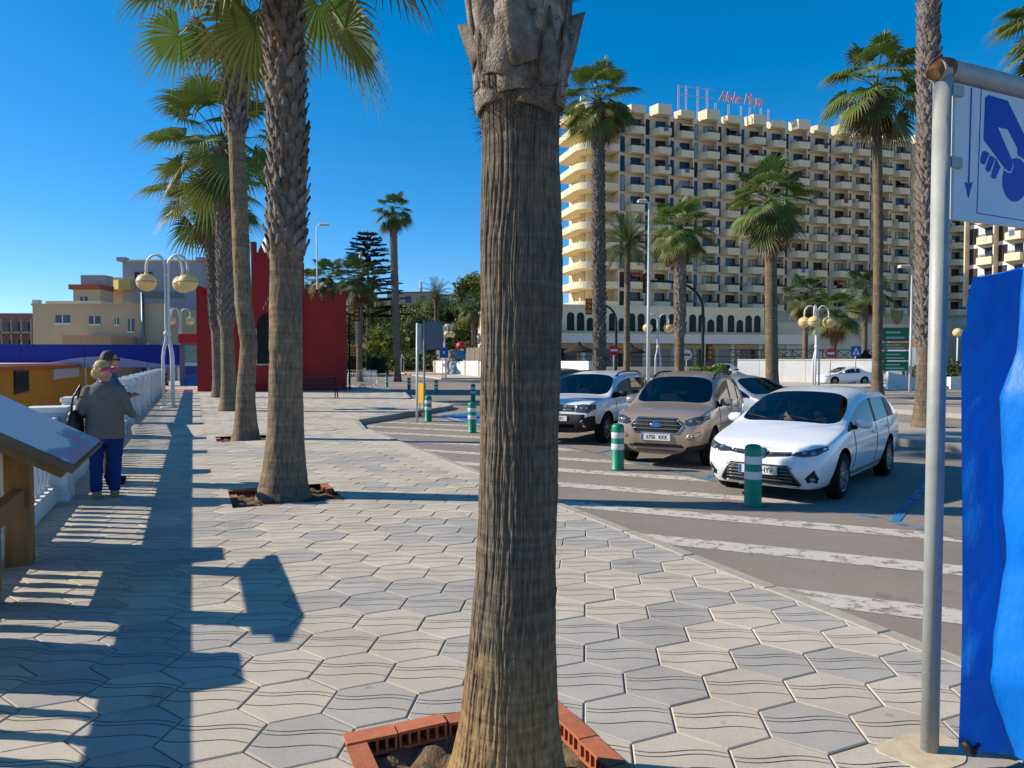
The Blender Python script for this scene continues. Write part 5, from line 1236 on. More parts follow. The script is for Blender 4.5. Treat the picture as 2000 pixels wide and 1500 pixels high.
make_car(sedan, 'saloon_car', 'white saloon driving past the pale garden wall', G(1598,752.5,RZ), R(10), .94, False)
make_car(variant(suv, WHITE), 'distant_car', 'white car with red tail lights before the pale wall', G(1462,750,RZ)+Vector((0,5,0)), R(245), .94, False)
# ================================================================== people
m_skin = M('skin', (196,142,114), .55, .35, var=.05, vscale=12)
def eloft(b, secs, n=20):                       # (z, cx, cy, rx, ry)
    k = len(secs); vs = [(cx+rx*math.cos(2*PI*j/n), cy+ry*math.sin(2*PI*j/n), z) for z,cx,cy,rx,ry in secs for j in range(n)]
    b.add(vs, [(i*n+j, i*n+(j+1)%n, (i+1)*n+(j+1)%n, (i+1)*n+j) for i in range(k-1) for j in range(n)], 0, True)
    o = len(b.v)-k*n; b.f += [tuple(o+j for j in reversed(range(n))), tuple(o+(k-1)*n+j for j in range(n))]; b.m += [0,0]; b.sm += [True,True]
def ball(b, c, r, n=12):
    r = r if isinstance(r, (tuple, list)) else (r,r,r)
    vs = []; rows = 8
    for i in range(rows+1):
        a = PI*i/rows
        for j in range(n): vs.append((c[0]+r[0]*max(math.sin(a),.02)*math.cos(2*PI*j/n), c[1]+r[1]*max(math.sin(a),.02)*math.sin(2*PI*j/n), c[2]-r[2]*math.cos(a)))
    b.add(vs, [(i*n+j, i*n+(j+1)%n, (i+1)*n+(j+1)%n, (i+1)*n+j) for i in range(rows) for j in range(n)], 0, True)
    o = len(b.v)-len(vs); b.f += [tuple(o+j for j in reversed(range(n))), tuple(o+rows*n+j for j in range(n))]; b.m += [0,0]; b.sm += [True,True]
def fuse(b, name, mat, parent, vox=.012, it=6, wrinkle=0.0, seed=0):
    """join overlapping volumes into one continuous smooth skin"""
    o = b.obj('tmp', mat); rm = o.modifiers.new('r','REMESH'); rm.mode = 'VOXEL'; rm.voxel_size = vox; rm.use_smooth_shade = True
    sm = o.modifiers.new('s','SMOOTH'); sm.factor = .5; sm.iterations = it
    me = evaluated(o); bpy.data.objects.remove(o); me.name = name
    if wrinkle:
        n = len(me.vertices); co = np.empty(n*3); me.vertices.foreach_get('co', co); no = np.empty(n*3); me.vertices.foreach_get('normal', no); co = co.reshape(-1,3); no = no.reshape(-1,3)
        w_ = np.sin(co[:,2]*38+np.sin(co[:,0]*17+seed)*2.2+co[:,1]*9)*.6 + np.sin(co[:,2]*71+co[:,0]*23+seed)*.4
        co += no*(w_*wrinkle)[:,None]; me.vertices.foreach_set('co', co.ravel()); me.update()
    if not me.materials: me.materials.append(mat)
    me.polygons.foreach_set('use_smooth', [True]*len(me.polygons)); return link(name, me, parent)
def hand(b, wr, d, side):
    """palm, four fingers of unequal length bent at the knuckles, thumb off the side"""
    d = Vector(d).normalized(); up = Vector((0,0,1)); s = d.cross(up).normalized()*side; n = s.cross(d).normalized()
    w_ = Vector(wr); p = w_ + d*.05; ball(b, tuple(p), (.034,.034,.03))
    b.tube([w_, w_+d*.05, w_+d*.085], [.024,.034,.03], 8)
    for k, ln in enumerate((.062,.072,.067,.05)):
        o = w_ + d*.08 + s*(.027-.018*k); m1 = o + d*ln*.55 - n*.006; e = m1 + (d*.7 - Vector((0,0,.8))).normalized()*ln*.6; b.tube([o, m1, e], [.0095,.009,.0075], 6)
    o = w_ + d*.03 + s*.03; b.tube([o, o+(d*.5+s*.8).normalized()*.035, o+(d*.9+s*.4).normalized()*.065], [.012,.0105,.0085], 6)
def head(b, c, yaw=0, s=1.0):
    ct_, st_ = math.cos(yaw), math.sin(yaw)
    def T(x, y, z): return (c[0]+(x*ct_-y*st_)*s, c[1]+(x*st_+y*ct_)*s, c[2]+z*s)
    ball(b, T(0,-.01,.02), (.078*s,.096*s,.105*s), 16); ball(b, T(0,.022,-.055), (.058*s,.066*s,.065*s), 14)      # skull and jaw
    b.tube([T(0,.085,.02), T(0,.108,-.012), T(0,.098,-.03)], [.010*s,.014*s,.012*s], 7)                                # nose
    for sx in (-1,1):
        ball(b, T(sx*.08,-.012,-.005), (.014*s,.02*s,.032*s), 8); ball(b, T(sx*.03,.078,.018), (.014*s,.012*s,.010*s), 8)
    b.tube([T(-.022,.078,-.058), T(0,.088,-.056), T(.022,.078,-.058)], [.006*s,.008*s,.006*s], 6)                        # lips
    return T
def person(label, loc, rz, sc, sp):
    t = thing('person', label, 'person', loc, rz, None); t.scale = (sc,)*3
    g = sp; b = MB()
    T = head(b, g['head'], g['yaw'])
    b.tube([(0,.0,1.36),(0,.015,1.44),g['head']], [.062,.054,.05], 12)
    eloft(b, [(.84,0,0,.14,.10),(.95,0,0,.155,.11),(1.1,0,0,.13,.10),(1.28,0,.01,.15,.105),(1.38,0,.0,.13,.085),(1.43,0,.0,.07,.06)])
    for sx in ('l','r'):
        sh, el, wr = g['arm_'+sx]; b.tube([sh, el, wr], [.046,.038,.027], 10); ball(b, el, .038); ball(b, sh, .055); hand(b, wr, g['hand_'+sx], -1 if sx == 'r' else 1)
        hp, kn, an = g['leg_'+sx]; b.tube([hp, kn, an], [.082,.055,.038], 12); ball(b, kn, .056); b.tube([an, (an[0], an[1]+.03, .045), (an[0], an[1]+.15, .03)], [.038,.04,.03], 8)
    fuse(b, 'body', m_skin, t, .010, 4)
    b = MB(); eloft(b, g['torso'], 24)
    for sx in ('l','r'):
        sh, el, wr = [Vector(q) for q in g['arm_'+sx]]; ra = g['sleeve']; wq = wr.lerp(el, .06); b.tube([sh, sh.lerp(el,.5), el, el.lerp(wq,.5), wq], [ra*1.12, ra*1.05, ra*.95, ra*.82, ra*.72], 12); ball(b, tuple(sh), ra*1.08); ball(b, tuple(el), ra*.97)
    fuse(b, g['top_name'], g['top'], t, .012, 5, .0045, 1)
    b = MB(); eloft(b, g['hips'], 24)
    for sx in ('l','r'):
        hp, kn, an = [Vector(q) for q in g['leg_'+sx]]; rl = g['trouser']; b.tube([hp, hp.lerp(kn,.5), kn, kn.lerp(an,.5), an+Vector((0,0,.0))], [rl*1.15, rl, rl*.80, rl*.72, rl*.70], 14); ball(b, tuple(hp), rl*1.15)
    fuse(b, 'trousers', g['bottom'], t, .012, 5, .005, 3)
    for sx in ('l','r'):
        an = g['leg_'+sx][2]; b = MB(); x, y = an[0], an[1]
        b.tube([(x,y-.045,.04),(x,y,.045),(x,y+.09,.042),(x,y+.17,.032)], [.042,.048,.047,.034], 12); ball(b, (x,y-.005,.075), (.045,.055,.04))
        so = fuse(b, 'shoe', g['shoe'], t, .009, 3)
        for v in so.data.vertices: v.co.z = max(v.co.z, .0)
    return t, T
def hair_cap(name, mat, t, T, parts, seed=0):
    b = MB()
    for c, r in parts: ball(b, T(*c), r, 14)
    o = fuse(b, name, mat, t, .010, 2, .006, seed); r = random.Random(seed); vs = o.data.vertices; sb = MB()
    for k in range(420):                                   # loose strands breaking the outline
        v = vs[r.randrange(len(vs))]; p = v.co; d = (v.normal*.5 + Vector((r.uniform(-.5,.5), r.uniform(-.6,.3), -1))).normalized()*r.uniform(.02,.05); q = v.normal.cross(d).normalized()*.003; p = p + v.normal*.002
        sb.add([p-q, p+q, p+d], [(0,1,2)])
    s_ = sb.obj('strands', mat, o); s_['kind'] = 'stuff'; return o
m_knit = M('knit_grey', (120,116,110), .95, .1, var=.22, vscale=30, stretch=(1,1,2.5), bump=.6, bscale=160); m_jean = M('trousers_blue', (24,54,116), .85, .2, var=.12, vscale=14)
m_denim = M('shirt_denim', (70,98,142), .85, .2, var=.1, vscale=16); m_navy = M('trousers_navy', (26,34,60), .85, .2); m_blond = M('hair_blond', (196,170,118), .6, .3, var=.2, vscale=40); m_greyh = M('hair_grey', (70,66,62), .6, .3, var=.3, vscale=50)
m_pinkv = M('visor_pink', (206,70,130), .5, .4); m_bag = M('bag_black', (24,20,20), .4, .5, var=.2, vscale=8); m_shoeb = M('shoe_beige', (150,126,98), .7); m_shoed = M('shoe_dark', (26,28,40), .7)
wsp = dict(head=(0,.035,1.575), yaw=R(-52), arm_l=((-.17,-.01,1.325),(-.262,-.04,1.08),(-.22,.15,1.02)), arm_r=((.17,-.01,1.325),(.262,.0,1.08),(.29,.19,1.0)), hand_l=(.25,.9,-.1), hand_r=(-.1,.9,.15),
    leg_l=((-.10,0,.86),(-.105,.02,.48),(-.10,-.04,.09)), leg_r=((.10,0,.86),(.10,.04,.48),(.085,.03,.09)), torso=[(.74,0,.0,.218,.165),(.80,0,0,.222,.172),(.92,0,.0,.216,.168),(1.08,0,.0,.208,.158),(1.22,0,.0,.208,.146),(1.32,0,-.01,.192,.125),(1.39,0,-.005,.15,.10),(1.44,0,.01,.085,.07)], sleeve=.066, top_name='cardigan', top=m_knit,
    hips=[(.70,0,0,.165,.125),(.80,0,0,.19,.145),(.90,0,0,.18,.135)], trouser=.098, bottom=m_jean, shoe=m_shoeb)
wp = G(203,974); wt, T = person('person in grey cardigan, blue trousers and pink visor carrying a black bag', wp, R(20), 1.03, wsp)
hair_cap('hair', m_blond, wt, T, [((0,-.03,.045),(.092,.10,.092)),((0,-.07,-.02),(.082,.055,.075)),((-.05,-.03,-.01),(.045,.07,.07)),((.05,-.03,-.01),(.045,.07,.07))], 2)
vb = MB(); n = 20; aa = np.linspace(-2.3, 2.3, n)
o = 0; vb.v += [T(.112*math.sin(q_), -.016+.126*math.cos(q_), -.004+.012*math.cos(q_)) for q_ in aa] + [T(.108*math.sin(q_), -.016+.123*math.cos(q_), .036+.012*math.cos(q_)) for q_ in aa]
for i in range(n-1): vb.f.append((i,i+1,n+i+1,n+i)); vb.m.append(0); vb.sm.append(True)
br = [T(.108*math.sin(a_), -.016+.122*math.cos(a_), .030) for a_ in np.linspace(-1.35,1.35,16)]; br2 = [T(.130*math.sin(a_), -.016+.122*math.cos(a_)+.12*math.cos(a_)**.6, .016) for a_ in np.linspace(-1.35,1.35,16)]
o = len(vb.v); vb.v += br+br2
for i in range(15): vb.f.append((o+i,o+i+1,o+17+i,o+16+i)); vb.m.append(0); vb.sm.append(True)
vo = vb.obj('sun_visor', m_pinkv, wt); so_ = vo.modifiers.new('t','SOLIDIFY'); so_.thickness = .006
bag = thing('handbag', 'black shoulder bag hanging at the walker in grey cardigan', 'bag', (0,0,0)); bag.parent = None
bg_ = MB(); eloft(bg_, [(0,0,0,.13,.06),(.03,0,0,.155,.075),(.14,0,0,.16,.075),(.26,0,0,.13,.05),(.30,0,0,.10,.03)], 18)
mw = Matrix.Translation(wp) @ Matrix.Rotation(R(20),4,'Z') @ Matrix.Scale(1.03,4); bag.matrix_world = mw @ Matrix.Translation((-.30,-.10,.80)) @ Matrix.Rotation(R(75),4,'Z')
fuse(bg_, 'pouch', m_bag, bag, .012, 3, .004, 5); MB().tube([(-.09,0,.28),(-.06,-.01,.45),(.0,-.07,.60),(.06,-.01,.45),(.09,0,.28)], .012, 8).obj('strap', m_bag, bag)
msp = dict(head=(0,.03,1.60), yaw=R(8), arm_l=((-.21,0,1.40),(-.28,.04,1.12),(-.16,.24,1.14)), arm_r=((.21,0,1.40),(.29,-.02,1.12),(.30,.14,.92)), hand_l=(.5,.7,.2), hand_r=(0,.4,-.9),
    leg_l=((-.10,0,.90),(-.11,.02,.50),(-.12,0,.09)), leg_r=((.10,0,.90),(.11,.03,.50),(.12,.02,.09)), torso=[(.80,0,0,.205,.15),(.92,0,0,.205,.155),(1.08,0,.01,.205,.155),(1.26,0,.0,.215,.14),(1.38,0,-.01,.19,.11),(1.44,0,0,.11,.08),(1.47,0,.01,.068,.06)], sleeve=.068, top_name='denim_shirt', top=m_denim,
    hips=[(.74,0,0,.16,.12),(.84,0,0,.185,.14),(.94,0,0,.185,.14)], trouser=.098, bottom=m_navy, shoe=m_shoed)
mp = Vector((-5.72,10.15,0)); mt_, T = person('person in blue denim shirt and sunglasses standing beside the walker in grey', mp, R(-70), 1.09, msp)
hair_cap('hair', m_greyh, mt_, T, [((0,-.025,.05),(.088,.10,.085)),((0,-.075,-.005),(.078,.045,.08)),((-.055,-.035,.0),(.036,.06,.055)),((.055,-.035,.0),(.036,.06,.055))], 4)
b = MB(); b.tube([T(-.085,-.01,.022), T(-.075,.06,.022), T(-.045,.10,.02)], .005, 6); b.tube([T(.085,-.01,.022), T(.075,.06,.022), T(.045,.10,.02)], .005, 6)
for sx in (-1,1): ball(b, T(sx*.034,.098,.016), (.03,.012,.022), 10)
b.obj('sunglasses', m_blk, mt_)
cmw = Matrix.Translation(mp) @ Matrix.Rotation(R(-70),4,'Z') @ Matrix.Scale(1.09,4); cmr = thing('camera_on_strap', 'small red compact camera hanging on the denim shirt', 'camera', (0,0,0)); cmr.matrix_world = cmw @ Matrix.Translation((0.03,.17,1.24))
MB().bbox(-.05,.05,-.02,.02,-.03,.03,.006).obj('body', M('camera_red', (150,30,34), .4), cmr); MB().lathe([(.022,0),(.022,.02),(.016,.022)], 12, c=(0,0,0)).obj('lens', m_blk, cmr).rotation_euler = (R(-90),0,0); MB().tube([(-.05,0,.03),(-.07,-.1,.16),(0,-.2,.24),(.07,-.1,.16),(.05,0,.03)], .006, 6).obj('strap', m_blk, cmr)
# passenger behind the windscreen of the white estate
dsp = dict(wsp, head=(0,.0,1.52), yaw=0, arm_l=((-.17,0,1.30),(-.22,.05,1.08),(-.12,.25,1.0)), arm_r=((.17,0,1.30),(.22,.05,1.08),(.12,.25,1.0)), hand_l=(0,1,0), hand_r=(0,1,0), leg_l=((-.09,0,.84),(-.10,.36,.88),(-.10,.44,.60)), leg_r=((.09,0,.84),(.10,.36,.88),(.10,.44,.60)),
    torso=[(.84,0,0,.17,.12),(1.0,0,0,.17,.12),(1.2,0,0,.18,.12),(1.32,0,0,.15,.10),(1.38,0,0,.08,.07)], sleeve=.055, top_name='pullover', top=M('pullover_dark', (40,44,60), .9), hips=[(.78,0,0,.17,.13),(.92,0,0,.17,.13)], trouser=.085, bottom=m_navy, shoe=m_shoed)
def seated(label, lx, ly, lz):
    mw = Matrix.Translation((3.10,9.02,RZ)) @ Matrix.Rotation(CR,4,'Z') @ Matrix.Scale(.94,4) @ Matrix.Translation((lx,ly,lz)) @ Matrix.Rotation(R(90),4,'Z')
    t, T = person(label, mw.to_translation(), mw.to_euler().z, .86, dsp)
    for o in list(t.children):
        if o.name.startswith('shoe'): bpy.data.objects.remove(o)
    hair_cap('hair', M('hair_brown', (92,62,40), .6, .3, var=.2, vscale=40), t, T, [((0,-.03,.045),(.09,.10,.09)),((0,-.07,-.04),(.085,.055,.09))], 2)
seated('person with brown hair sitting inside the white estate car', 2.42, .36, -.22)
# ================================================================== tree pits edged with hollow bricks
m_brick = M('brick_orange', (178,108,78), .85, .2, var=.12, vscale=20, bump=.3, bscale=120, obj_rand=.15); m_soil = M('soil', (112,94,74), .95, .05, var=.35, vscale=18, bump=1.0, bscale=50)
bk = MB(); ln_, wd_, ht_ = .235, .095, .085
bk.box(0,ln_,0,wd_,ht_-.014,ht_); bk.box(0,ln_,0,wd_,0,.014); bk.box(0,ln_,wd_-.016,wd_,.014,ht_-.014)
for k in range(6): x = (ln_-.012)*k/5; bk.box(x,x+.012,.0,wd_-.016,.014,ht_-.014)
BK = bk.mesh('brick', m_brick); r = random.Random(12)
PN = ['foreground palm', 'second palm', 'third palm']
for i, (pv, pu, h) in enumerate(PITS[:3]):
    t = thing('tree_pit', 'square soil pit edged with orange hollow bricks round the ' + PN[i], 'tree pit', W(pv, pu, 0), TH, 'tree pits')
    n = 24; vs = [(-h+2*h*a/n, -h+2*h*c/n, -.075 + .03*math.sin(a*1.3+i)*math.cos(c*1.1) + r.uniform(-.008,.008)) for c in range(n+1) for a in range(n+1)]
    MB().add(vs, [(c*(n+1)+a, c*(n+1)+a+1, (c+1)*(n+1)+a+1, (c+1)*(n+1)+a) for c in range(n) for a in range(n)], 0, True).obj('soil', m_soil, t)
    k = int(2*h/.245)
    for side in range(4):
        for q in range(k+1):
            if r.random() < (.0 if i == 0 else .5): continue
            s = -h + .005 + q*.245
            if s + .235 > h + .02: continue
            o = link('brick', BK, t)
            a = side*PI/2; p = Matrix.Rotation(a,3,'Z') @ Vector((s, -(-h)-.0, 0)); p = Matrix.Rotation(a,3,'Z') @ Vector((s, h-.095, 0)); o.location = (p.x, p.y, (-.078 if i == 0 else -.088) + r.uniform(-.006,.006)); o.rotation_euler = (r.uniform(-.03,.03), r.uniform(-.02,.02), a + r.uniform(-.03,.03))
# ================================================================== information lectern
m_wood = M('timber', (138,106,66), .75, .25, var=.18, vscale=5, stretch=(3,3,.4), bump=.25, bscale=30); m_woodd = M('timber_dark', (118,98,74), .8, .2, var=.15, vscale=6)
def print_mat():
    m = M('board_print', (120,110,150), .5, .3); ns, lk = nodes(m); tc = ns.new('ShaderNodeTexCoord'); mp = ns.new('ShaderNodeMapping'); mp.inputs['Scale'].default_value = (2.2,.8,1); lk.new(tc.outputs['Object'], mp.inputs[0])
    nz = ns.new('ShaderNodeTexNoise'); nz.inputs['Scale'].default_value = 1.6; nz.inputs['Detail'].default_value = 4; lk.new(mp.outputs[0], nz.inputs['Vector']); sx = ns.new('ShaderNodeSeparateXYZ'); lk.new(tc.outputs['Object'], sx.inputs[0])
    ad = ns.new('ShaderNodeMath'); ad.operation = 'MULTIPLY_ADD'; lk.new(sx.outputs[0], ad.inputs[0]); ad.inputs[1].default_value = 1.0; lk.new(nz.outputs['Fac'], ad.inputs[2])
    cr = ns.new('ShaderNodeValToRGB'); e = cr.color_ramp.elements; e[0].position = 0; e[0].color = lin((150,176,196))+(1,); e[1].position = 1; e[1].color = lin((86,84,140))+(1,)
    for p_, c_ in ((.28,(150,176,196)),(.34,(60,130,170)),(.42,(124,108,140)),(.75,(112,96,128))): q = e.new(p_); q.color = lin(c_)+(1,)
    lk.new(ad.outputs[0], cr.inputs[0]); lk.new(cr.outputs[0], ns['Principled BSDF'].inputs['Base Color']); return m
ib = thing('information_board', 'slanted information board on wooden posts at the left edge', 'sign', W(-1.27, 6.7), TH)
for u in (.6,-.6): MB().bbox(-.20,-.01,u-.09,u+.09,-.02,1.24,.008).obj('post', m_wood, ib)
MB().bbox(-.15,-.05,-.51,.51,.50,.66,.008).obj('cross_rail', m_wood, ib)
tilt = Matrix.Translation((.51,0,1.0)) @ Matrix.Rotation(R(30),4,'Y')
fr = MB().box(-.98,0,-.85,.85,-.055,0,0,tilt).obj('panel_frame', m_woodd, ib); pr_ = MB().box(-.955,-.025,-.825,.825,.0005,.004,0).obj('printed_panel', print_mat(), ib); pr_.matrix_local = tilt
MB().box(-.9,-.05,-.75,.75,-.13,-.056,0,tilt).obj('support_rail', m_wood, ib)
# ================================================================== parking sign on a grey pole
m_galv = M('galvanised', (158,162,160), .55, .4, metal=.12, var=.14, vscale=5, bump=.15, bscale=60); m_signw = M('sign_white', (206,212,218), .4, .4, var=.03, vscale=2); m_signb = M('sign_blue', (24,40,168), .4, .4); m_rust = M('rust', (116,86,60), .9, .1, var=.45, vscale=18)
sg = thing('parking_sign', 'white parking sign with blue hand and coin on a grey pole', 'sign', Vector((1.876,3.165,0)), TH)
MB().tube([(0,0,-.02),(0,0,2.98)], .037, 20).obj('pole', m_galv, sg); MB().tube([(1.55,0,-.02),(1.55,0,2.98)], .037, 16).obj('pole', m_galv, sg)
MB().tube([(-.045,0,3.005),(.02,0,3.02),(1.6,0,3.02)], .046, 20).obj('top_rail', m_galv, sg); MB().tube([(-.065,0,2.985),(-.03,0,3.018),(.03,0,3.022)], [.03,.0475,.0475], 18).obj('rusty_end', m_rust, sg)
MB().prism([(.19*math.cos(a)*(1+.18*math.sin(3*a+1))-.04, .17*math.sin(a)*(1+.2*math.cos(2*a))) for a in np.linspace(0,2*PI,26,endpoint=False)], -.004, .0035).obj('mortar_patch', M('mortar', (194,178,152), .95, .1, var=.15, vscale=14), sg)
MB().box(.07,1.5,-.012,.012,2.375,2.965).obj('panel', m_signw, sg)
for z in (2.62,2.93): MB().box(.03,.10,-.03,-.0125,z-.025,z+.02).obj('clamp', m_galv, sg)
def sz(X, Y):                                       # traced point -> (along, height) on the panel
    px, py = 1820+X/3.95, 90+Y/3.95; k = (px-1000)/F; s = (3.165*k-1.876)/(N2[0]-N2[1]*k); yy = 3.165+N2[1]*s; return (s, CAM_H+(704-py)*yy/F)
def decal(pts, name, y=-.0145, mat=m_signb, conv=True):
    p = [sz(*q) for q in pts] if conv else pts; a = sum(p[i][0]*p[(i+1)%len(p)][1]-p[(i+1)%len(p)][0]*p[i][1] for i in range(len(p)))
    if a < 0: p = p[::-1]
    xz_panel(p, y, -.0121, mat, name, sg)
decal([(345,430),(370,412),(515,455),(660,735),(668,905),(600,858),(600,810),(522,668),(443,652),(560,905),(565,950),(548,988),(525,985),(340,745)], 'hand_symbol')
for q in ([(332,840),(345,830),(385,850),(350,935),(330,930),(317,900)], [(392,865),(430,888),(392,985),(375,990),(358,962)], [(438,888),(470,955),(436,1040),(415,1040),(402,1020)]): decal(q, 'finger_symbol')
decal([(588+98*math.cos(a), 1050+165*math.sin(a)) for a in np.linspace(0,2*PI,28,endpoint=False)], 'coin_symbol', -.0139)
decal([(540,930),(560,905),(570,950),(552,1000),(520,992),(500,975)], 'coin_gap', -.0142, m_signw); decal([(525,880),(556,900),(563,950),(547,984),(526,980)], 'finger_tip', -.0150)
decal([(235,360),(242,360),(236,1075),(228,1075)], 'arrow_line'); decal([(203,1066),(231,1080),(260,1066),(232,1190)], 'arrow_head')
for q in ([(312,320),(317,320),(303,1300),(298,1300)], [(345,300),(345,306),(1000,485),(1000,478)], [(298,1297),(298,1303),(1000,1418),(1000,1411)]): decal(q, 'border_line', -.0135)
decal([(693,860),(760,872),(752,1290),(684,1272)], 'letter_edge')
# ================================================================== parking meter under blue plastic
m_tarp = M('tarp_blue', (0,124,228), .48, .35, var=.08, vscale=3, transl=.22, bump=.6, bscale=26, stretch=(1,1,.4), var2=.12, v2scale=2.5)
fold = [(1475,1993),(1393,1962),(1327,1940),(1233,1950),(1100,1967),(1007,1957),(913,1957),(767,1950),(687,1980),(600,1984),(520,1990)]
tp = thing('wrapped_parking_meter', 'parking meter wrapped in bright blue plastic sheet at the right edge', 'parking meter', Vector((2.3,3.0,0)))
zs = np.linspace(.085, 2.13, 60); vs = []; ncol = 0
for iz, z in enumerate(zs):
    py = 704 + (CAM_H-z)*F/3.0; fx = float(np.interp(py, [f[0] for f in sorted(fold)], [f[1] for f in sorted(fold)])); q = z/2.14
    e0 = Vector((1.900 + .014*math.sin(z*2.1+.5) + (.02 if z > 1.9 else 0), 3.012)); fo = Vector(((fx-1000)*3.0/F, 3.0)); c1 = Vector((2.30,2.53+.03*math.sin(z*3))); c2 = Vector((2.73,2.78)); c3 = Vector((2.50,3.21)); e1 = e0 + Vector((.012,.02))
    ctrl = [e0, fo, c1, c2, c3, Vector((2.1,3.09)), e1]; segs = [8,16,8,8,6,5]; row = []
    for a, c, k in zip(ctrl[:-1], ctrl[1:], segs):
        for j in range(k):
            p = a.lerp(c, j/k); d = (c-a).normalized(); nrm = Vector((d.y,-d.x)); f = j/k
            wv = math.sin(z*7+p.x*9+math.sin(p.y*14+z*3)*1.5)*.005 + math.sin(z*23-p.x*31+p.y*17)*.003 + abs(math.sin(z*5.3+p.x*9+p.y*4))*.006 + .004*math.sin(z*2.3+p.y*8)
            row.append((p + nrm*wv*math.sin(PI*min(max(f,.06),.94))) )
    row.append(ctrl[-1]); ncol = len(row); sc_ = 1 - max(0,(z-2.02))*.5
    vs += [(2.3+(p.x-2.3)*sc_-2.3, 3.0+(p.y-3.0)*sc_-3.0, z + .03*math.sin(p.x*9)*q - (.07*(p.x-1.95) if z < .2 else 0)) for p in row]
b = MB(); b.add(vs, [(i*ncol+j, i*ncol+j+1, (i+1)*ncol+j+1, (i+1)*ncol+j) for i in range(len(zs)-1) for j in range(ncol-1)], 0, True)
b.add(vs[-ncol:], [tuple(range(ncol))]); b.obj('plastic_sheet', m_tarp, tp)
MB().bbox(-.03,.19,-.22,.02,-.02,1.85,.02).obj('meter_cabinet', m_blk, tp); MB().tube([(-.38,.0,.13),(-.35,-.02,.09),(-.30,.02,.10),(-.36,.04,.12)], .018, 6).obj('tied_knot', m_blk, tp)
# ================================================================== bench, barriers, signs near the plaza
m_bench = M('bench_dark', (40,26,24), .6, .3); bp_ = G(614,784,.1)
bn = thing('bench', 'dark bench standing in front of the red wall', 'bench', Vector((-8.45,31.2,.12)), R(2))
for k in range(4): MB().box(-.95,.95,-.25+.13*k,-.14+.13*k,.43,.47).obj('seat_slat', m_bench, bn)
for k in range(3): MB().box(-.95,.95,-.30,-.27,.52+.13*k,.63+.13*k).obj('back_slat', m_bench, bn)
for x in (-.8,.8):
    MB().tube([(x,-.3,.9),(x,-.26,.44),(x,-.3,0)], .028, 6).obj('leg', m_bench, bn); MB().tube([(x,.22,0),(x,.18,.43),(x,-.26,.43)], .028, 6).obj('leg', m_bench, bn)
m_barr = M('barrier_steel', (196,200,204), .45, .5, metal=.2)
def barrier(label, p, rz):
    t = thing('crowd_barrier', label, 'barrier', p, rz, 'crowd barriers'); MB().tube([(-.95,0,.2),(-.95,0,1.02),(-.9,0,1.08),(.9,0,1.08),(.95,0,1.02),(.95,0,.2),(-.95,0,.2)], .022, 6).obj('frame', m_barr, t)
    for k in range(14): MB().tube([(-.82+.126*k,0,.2),(-.82+.126*k,0,1.08)], .009, 5).obj('bar', m_barr, t)
    for x in (-.75,.75): MB().tube([(x,-.3,.0),(x,-.2,.12),(x,0,.2),(x,.2,.12),(x,.3,0)], .02, 6).obj('foot', m_barr, t)
barrier('left crowd barrier of steel bars by the red building', G(703,757,.05), R(8)); barrier('right crowd barrier, turned away, next to the other one', G(717,758,.05)+Vector((0,.6,0)), R(70))
def post(b, x, z0, z1, r_=.03): b.tube([(x,0,z0),(x,0,z1)], r_, 8)
s1 = thing('sign_post', 'thin white signpost with a narrow edge-on panel at the kerb point', 'sign', G(814,822,.0)); MB().tube([(0,0,-.03),(.02,0,2.83)], .035, 8).obj('post', m_lampw, s1); MB().box(.04,.09,-.02,.45,1.95,2.82).obj('panel', m_galv, s1)
s2 = thing('sign_post', 'grey signpost showing the back of a square panel', 'sign', G(826,812,0)+Vector((0,.3,0)), R(-12)); MB().tube([(0,0,-.03),(0,0,3.05)], .035, 8).obj('post', m_galv, s2); MB().box(.05,.62,-.01,.02,2.1,3.0).obj('panel_back', M('sign_back', (86,96,108), .5, .4, metal=.3), s2)
s3 = thing('street_notice', 'yellow notice board on short legs by the kerb', 'sign', G(824,812,RZ), R(-38)); MB().box(-.16,.16,-.02,.02,.42,1.05).obj('panel', M('notice_yellow', (232,170,10), .5, .4), s3)
for x in (-.13,.13): MB().tube([(x,.03,0),(x,.03,1.0)], .015, 6).obj('leg', M('notice_frame', (190,130,20), .5), s3)
MB().box(-.16,.16,.015,.045,.03,.06).obj('foot_bar', M('notice_frame', (190,130,20), .5), s3)
s4 = thing('direction_sign', 'yellow roadworks direction board beside the palm trunk in the distance', 'sign', G(694,727)); MB().box(-1.0,1.0,-.03,0,1.6,4.0).obj('panel', M('dir_yellow', (196,140,20), .5), s4)
for k in range(5): MB().box(-.85,.85-.2*(k%2),-.035,-.031,1.85+.42*k,1.98+.42*k).obj('text_bar', m_ink, s4)
for x in (-.6,.6): MB().tube([(x,.03,0),(x,.03,3.9)], .05, 6).obj('leg', m_galv, s4)
bs_ = thing('square_sign', 'small blue square sign on the lamp by the white retaining wall', 'sign', G(868,739.5)+Vector((0,-.4,0))); MB().box(-.42,.42,-.02,.02,2.0,3.0).obj('panel', m_plblue, bs_); MB().box(-.1,.1,-.025,-.021,2.4,2.65).obj('symbol', m_signw, bs_); MB().box(-.04,.04,.0201,.3,2.4,2.5).obj('bracket', m_galv, bs_)
